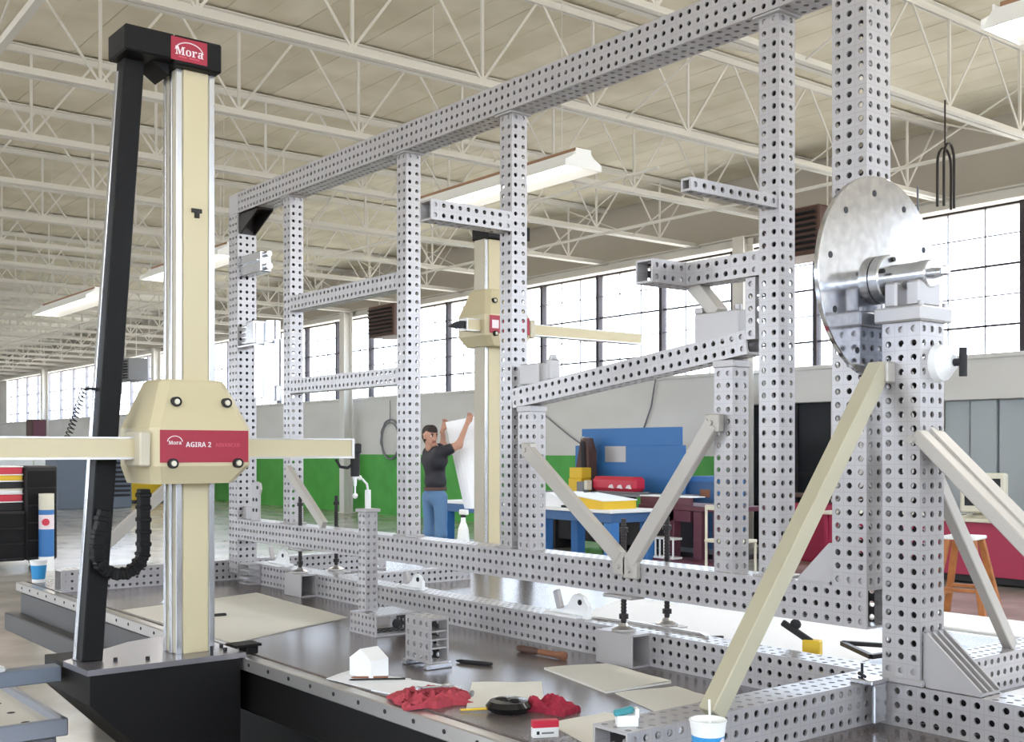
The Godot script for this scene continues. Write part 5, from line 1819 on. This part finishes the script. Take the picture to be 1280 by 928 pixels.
func person() -> void:
	var at := Vector3(-11.25, 0, -7.69)
	var t := local("person", "man in a dark polo shirt and blue jeans holding up a large white sheet", "person", at)
	var c := 0.7851657
	var s := 0.6192857
	t.transform.basis = Basis(A(s, 0, -c), Vector3.UP, A(c, 0, s))   # x to the viewer's right, z towards the viewer
	base = Vector3.ZERO
	var skin := Color(0.50, 0.27, 0.19)
	var shirt := Color(0.016, 0.018, 0.024)
	var jean := Color(0.10, 0.20, 0.36)
	var hair := Color(0.02, 0.014, 0.010)
	var shoe := Color(0.05, 0.045, 0.04)
	var lip := Color(0.36, 0.13, 0.10)
	var white := Color(0.7, 0.7, 0.68)
	var cols := [skin, shirt, jean, hair, shoe, lip, white]
	var bones := []
	var cap := func(a: Vector3, b2: Vector3, ra: float, rb: float, k: int) -> void: bones.append([a, b2, ra, rb, k])
	# legs
	cap.call(A(0.075, 0.93, 0.075), A(0.085, 0.50, 0.09), 0.088, 0.062, 2)
	cap.call(A(0.085, 0.50, 0.09), A(0.07, 0.10, 0.08), 0.062, 0.052, 2)
	cap.call(A(-0.065, 0.93, -0.075), A(-0.07, 0.50, -0.07), 0.088, 0.062, 2)
	cap.call(A(-0.07, 0.50, -0.07), A(-0.085, 0.10, -0.09), 0.062, 0.052, 2)
	cap.call(A(0.06, 0.045, 0.09), A(0.22, 0.035, 0.06), 0.045, 0.038, 4)
	cap.call(A(-0.095, 0.045, -0.08), A(0.07, 0.035, -0.11), 0.045, 0.038, 4)
	# trunk
	cap.call(A(0.02, 0.95, 0.06), A(-0.02, 0.95, -0.06), 0.105, 0.105, 2)
	cap.call(A(0.03, 1.12, 0.06), A(-0.01, 1.12, -0.06), 0.112, 0.112, 1)
	cap.call(A(0.02, 1.12, 0.0), A(0.0, 1.32, 0.0), 0.115, 0.13, 1)
	cap.call(A(0.05, 1.38, 0.09), A(-0.05, 1.38, -0.09), 0.118, 0.118, 1)
	cap.call(A(0.075, 1.47, 0.14), A(-0.075, 1.47, -0.14), 0.068, 0.068, 1)
	cap.call(A(0.0, 1.50, 0.0), A(-0.02, 1.57, 0.01), 0.058, 0.052, 0)
	# near arm: sleeve, upper arm, forearm
	cap.call(A(0.08, 1.47, 0.15), A(0.19, 1.51, 0.18), 0.066, 0.060, 1)
	cap.call(A(0.17, 1.50, 0.175), A(0.30, 1.56, 0.18), 0.046, 0.040, 0)
	cap.call(A(0.30, 1.56, 0.18), A(0.39, 1.80, 0.12), 0.041, 0.028, 0)
	# far arm
	cap.call(A(-0.07, 1.47, -0.15), A(0.03, 1.52, -0.24), 0.066, 0.060, 1)
	cap.call(A(0.02, 1.51, -0.23), A(0.09, 1.55, -0.34), 0.046, 0.040, 0)
	cap.call(A(0.09, 1.55, -0.34), A(0.08, 1.74, -0.30), 0.040, 0.028, 0)
	var b := B.new()
	var col := PackedColorArray()
	nets(bones, 0.014, 0.05, cols, b, col)
	# head
	bones = []
	var hc := A(-0.045, 1.66, 0.03)
	var fw := A(0.58, -0.05, 0.81).normalized()
	var rt := Vector3.UP.cross(fw).normalized()
	var up := fw.cross(rt)
	var hp := func(x: float, y: float, z: float) -> Vector3: return hc + rt * x + up * y + fw * z
	bones.append([hp.call(0, 0.03, -0.02), hp.call(0, 0.035, 0.015), 0.082, 0.078, 0])
	bones.append([hp.call(0, -0.055, 0.035), hp.call(0, -0.02, 0.03), 0.05, 0.066, 0])
	bones.append([hp.call(0, -0.095, 0.062), hp.call(0, -0.08, 0.05), 0.022, 0.034, 0])
	bones.append([hp.call(0, 0.01, 0.088), hp.call(0, -0.028, 0.106), 0.010, 0.013, 0])
	bones.append([hp.call(-0.012, -0.030, 0.094), hp.call(0.012, -0.030, 0.094), 0.010, 0.010, 0])
	bones.append([hp.call(-0.02, -0.062, 0.083), hp.call(0.02, -0.062, 0.083), 0.006, 0.006, 5])
	bones.append([hp.call(-0.045, 0.03, 0.078), hp.call(0.045, 0.03, 0.078), 0.010, 0.010, 0])
	for e in [-1.0, 1.0]:
		bones.append([hp.call(e * 0.032, 0.012, 0.079), hp.call(e * 0.032, 0.012, 0.080), 0.010, 0.010, 6])
		bones.append([hp.call(e * 0.032, 0.012, 0.087), hp.call(e * 0.032, 0.012, 0.087), 0.0055, 0.0055, 3])
		bones.append([hp.call(e * 0.022, 0.034, 0.089), hp.call(e * 0.046, 0.034, 0.083), 0.005, 0.004, 3])
		bones.append([hp.call(e * 0.084, 0.02, -0.005), hp.call(e * 0.084, -0.02, 0.0), 0.016, 0.011, 0])
	bones.append([hp.call(0, -0.13, -0.01), hp.call(0, -0.07, -0.005), 0.053, 0.055, 0])
	bones.append([hp.call(0, 0.06, -0.03), hp.call(0, 0.074, 0.026), 0.083, 0.070, 3])
	bones.append([hp.call(0, 0.005, -0.045), hp.call(0, 0.05, -0.035), 0.078, 0.084, 3])
	bones.append([hp.call(0, -0.045, -0.045), hp.call(0, 0.0, -0.05), 0.056, 0.07, 3])
	nets(bones, 0.0055, 0.014, cols, b, col)
	# hands: palm, four fingers, thumb; they pinch the upper edge of the sheet
	for q in [[A(0.39, 1.80, 0.12), A(0.42, 0.90, -0.10), A(0.80, -0.30, 0.50)], [A(0.08, 1.74, -0.30), A(0.35, 0.90, 0.05), A(0.85, -0.3, 0.4)]]:
		bones = []
		var w: Vector3 = q[0]
		var y: Vector3 = q[1].normalized()
		var x: Vector3 = (q[2] - y * q[2].dot(y)).normalized()
		var z := x.cross(y)
		var hq := func(i: float, j: float, k: float) -> Vector3: return w + x * i + y * j + z * k
		bones.append([hq.call(0, -0.02, 0), hq.call(0, 0.02, 0), 0.028, 0.026, 0])
		for k in 4:
			var o := -0.030 + 0.020 * k
			bones.append([hq.call(o * 0.5, 0.02, 0), hq.call(o, 0.085, 0), 0.016, 0.013, 0])
			var l: float = [0.036, 0.044, 0.047, 0.040][k]
			bones.append([hq.call(o, 0.085, 0), hq.call(o * 1.1, 0.085 + l * 0.9, 0.016), 0.0100, 0.0090, 0])
			bones.append([hq.call(o * 1.1, 0.085 + l * 0.9, 0.016), hq.call(o * 1.1, 0.085 + l * 1.25, 0.042), 0.0090, 0.0080, 0])
		bones.append([hq.call(0.02, 0.02, 0.006), hq.call(0.048, 0.06, 0.022), 0.015, 0.011, 0])
		bones.append([hq.call(0.048, 0.06, 0.022), hq.call(0.046, 0.092, 0.036), 0.011, 0.009, 0])
		nets(bones, 0.0045, 0.009, cols, b, col)
	var a := []
	a.resize(Mesh.ARRAY_MAX)
	a[Mesh.ARRAY_VERTEX] = b.v
	a[Mesh.ARRAY_NORMAL] = b.n
	a[Mesh.ARRAY_COLOR] = col
	a[Mesh.ARRAY_INDEX] = b.ix
	var m := ArrayMesh.new()
	m.add_surface_from_arrays(Mesh.PRIMITIVE_TRIANGLES, a)
	var o := MeshInstance3D.new()
	o.name = "body"
	o.mesh = m
	var pm := mat(Color(1, 1, 1), 0.7)
	pm.vertex_color_use_as_albedo = true
	o.material_override = pm
	t.add_child(o, true)
	# belt, collar
	b = B.new()
	b.lathe([[0.117, 0.0], [0.121, 0.004], [0.121, 0.034], [0.117, 0.038]], A(0.01, 1.02, 0.0), Vector3.UP, 20)
	b.x = Transform3D()
	var belt := part(t, "belt", b, M.brown)
	belt.scale = A(1.15, 1, 1.45)
	# the sheet he holds
	var sh := local("large_sheet", "tall curling white sheet held up by the man in the dark shirt", "paper", at)
	sh.transform.basis = t.transform.basis
	base = Vector3.ZERO
	b = B.new()
	var n := 12
	var g := []
	for i in n + 1:
		var row := []
		for j in n + 1:
			var u := float(i) / n
			var w := float(j) / n
			var top := lerpf(1.84, 1.95, u)
			var x := lerpf(0.12, 0.72, u) + (1.0 - w) * lerpf(0.24, 0.0, u)
			row.append(A(x, lerpf(0.80, top, w), lerpf(-0.22, 0.19, u * w + 0.6 * (1.0 - w)) + 0.05 * sin(u * 5.0 + w * 2.0) - 0.03))
		g.append(row)
	for i in n:
		for j in n:
			b.quad(g[i][j], g[i + 1][j], g[i + 1][j + 1], g[i][j + 1], Vector3.BACK)
			var d := A(0, 0, 0.0015)
			b.quad(g[i][j] - d, g[i + 1][j] - d, g[i + 1][j + 1] - d, g[i][j + 1] - d, Vector3.FORWARD)
	part(sh, "sheet", b, M.white_paper)
	# slim white bottle on the table edge behind him
	t = local("spray_bottle", "small white spray bottle standing behind the frame beside the man", "bottle", A(-10.7, 0.45, -7.72))
	b = B.new()
	b.lathe([[0.0, 0.0], [0.075, 0.0], [0.06, 0.14], [0.03, 0.22], [0.028, 0.27], [0.0, 0.27]], Vector3.ZERO, Vector3.UP, 16)
	part(t, "body", b, M.white)
	b = B.new()
	b.box(A(-0.06, 0.30, -0.025), A(0.08, 0.36, 0.025), 0.01)
	part(t, "trigger_head", b, M.white)
	b = B.new()
	b.cyl(A(0, 0.27, 0), A(0, 0.30, 0), 0.032, 0.032, 12)
	part(t, "collar", b, M.dark)
	t = local("small_crate", "low dark crate on the floor carrying the spray bottle", "crate", A(-10.7, 0, -7.72))
	part(t, "body", bx(A(-0.25, 0, -0.2), A(0.25, 0.43, 0.2), 0.01), M.dark)
	part(t, "lid", bx(A(-0.26, 0.43, -0.21), A(0.26, 0.45, 0.21), 0.005), M.grey)

# ---------------------------------------------------------------- everything
func _ready() -> void:
	var cam := Camera3D.new()
	cam.name = "camera"
	add_child(cam)
	cam.position = A(0, 1.5, 0)
	cam.rotation.y = PI / 2 - atan2(1120.0, 1420.0)
	cam.near = 0.1
	cam.far = 300.0
	cam.set_frustum(0.1 * 928.0 / 1420.0, Vector2(0, 0.1 * 99.0 / 1420.0), 0.1, 300.0)
	var env := Environment.new()
	var sky := Sky.new()
	var sm := ProceduralSkyMaterial.new()
	sm.sky_top_color = Color(0.82, 0.90, 1.0)
	sm.sky_horizon_color = Color(0.92, 0.955, 1.0)
	sm.ground_horizon_color = Color(0.9, 0.9, 0.88)
	sm.ground_bottom_color = Color(0.85, 0.84, 0.8)
	sm.energy_multiplier = 1.0
	sm.sun_angle_max = 0.0
	sky.sky_material = sm
	env.background_mode = Environment.BG_SKY
	env.sky = sky
	env.background_energy_multiplier = 7.0
	env.tonemap_mode = Environment.TONE_MAPPER_LINEAR
	env.tonemap_exposure = 1.45
	env.sdfgi_enabled = true
	env.ssao_enabled = true
	env.ssil_enabled = true
	var we := WorldEnvironment.new()
	we.name = "world"
	we.environment = env
	add_child(we)
	materials()
	lamps()
	hall()
	trusses()
	plate()
	fixture()
	tower()
	jack(-3.0, -2.885, T + 0.12, 1.25, "threaded levelling jack in front of the long beams where the two braces meet", true)
	jack(-2.995, -3.105, T + 0.12, 1.25, "threaded levelling jack behind the long beams, right of the meeting braces", true)
	jack(-5.495, -2.885, T + 0.12, 1.25, "threaded levelling jack in front of the long beams left of the probe stand", true)
	jack(-5.495, -3.105, T + 0.12, 1.25, "threaded levelling jack behind the long beams, just left of the probe stand", true)
	machine(A(-4.175, 0.735, -1.722), 1.0, "tall cream column measuring machine with black leaning tube and crimson name plate, in front", 1.377, 0.634, -1.05, true)
	machine(A(-6.195, 0.735, -4.68), -1.0, "cream column measuring machine half hidden behind the frame posts, beyond the plate", 2.20, 0.27, -1.33, false)
	small_things()
	furniture()
	person()
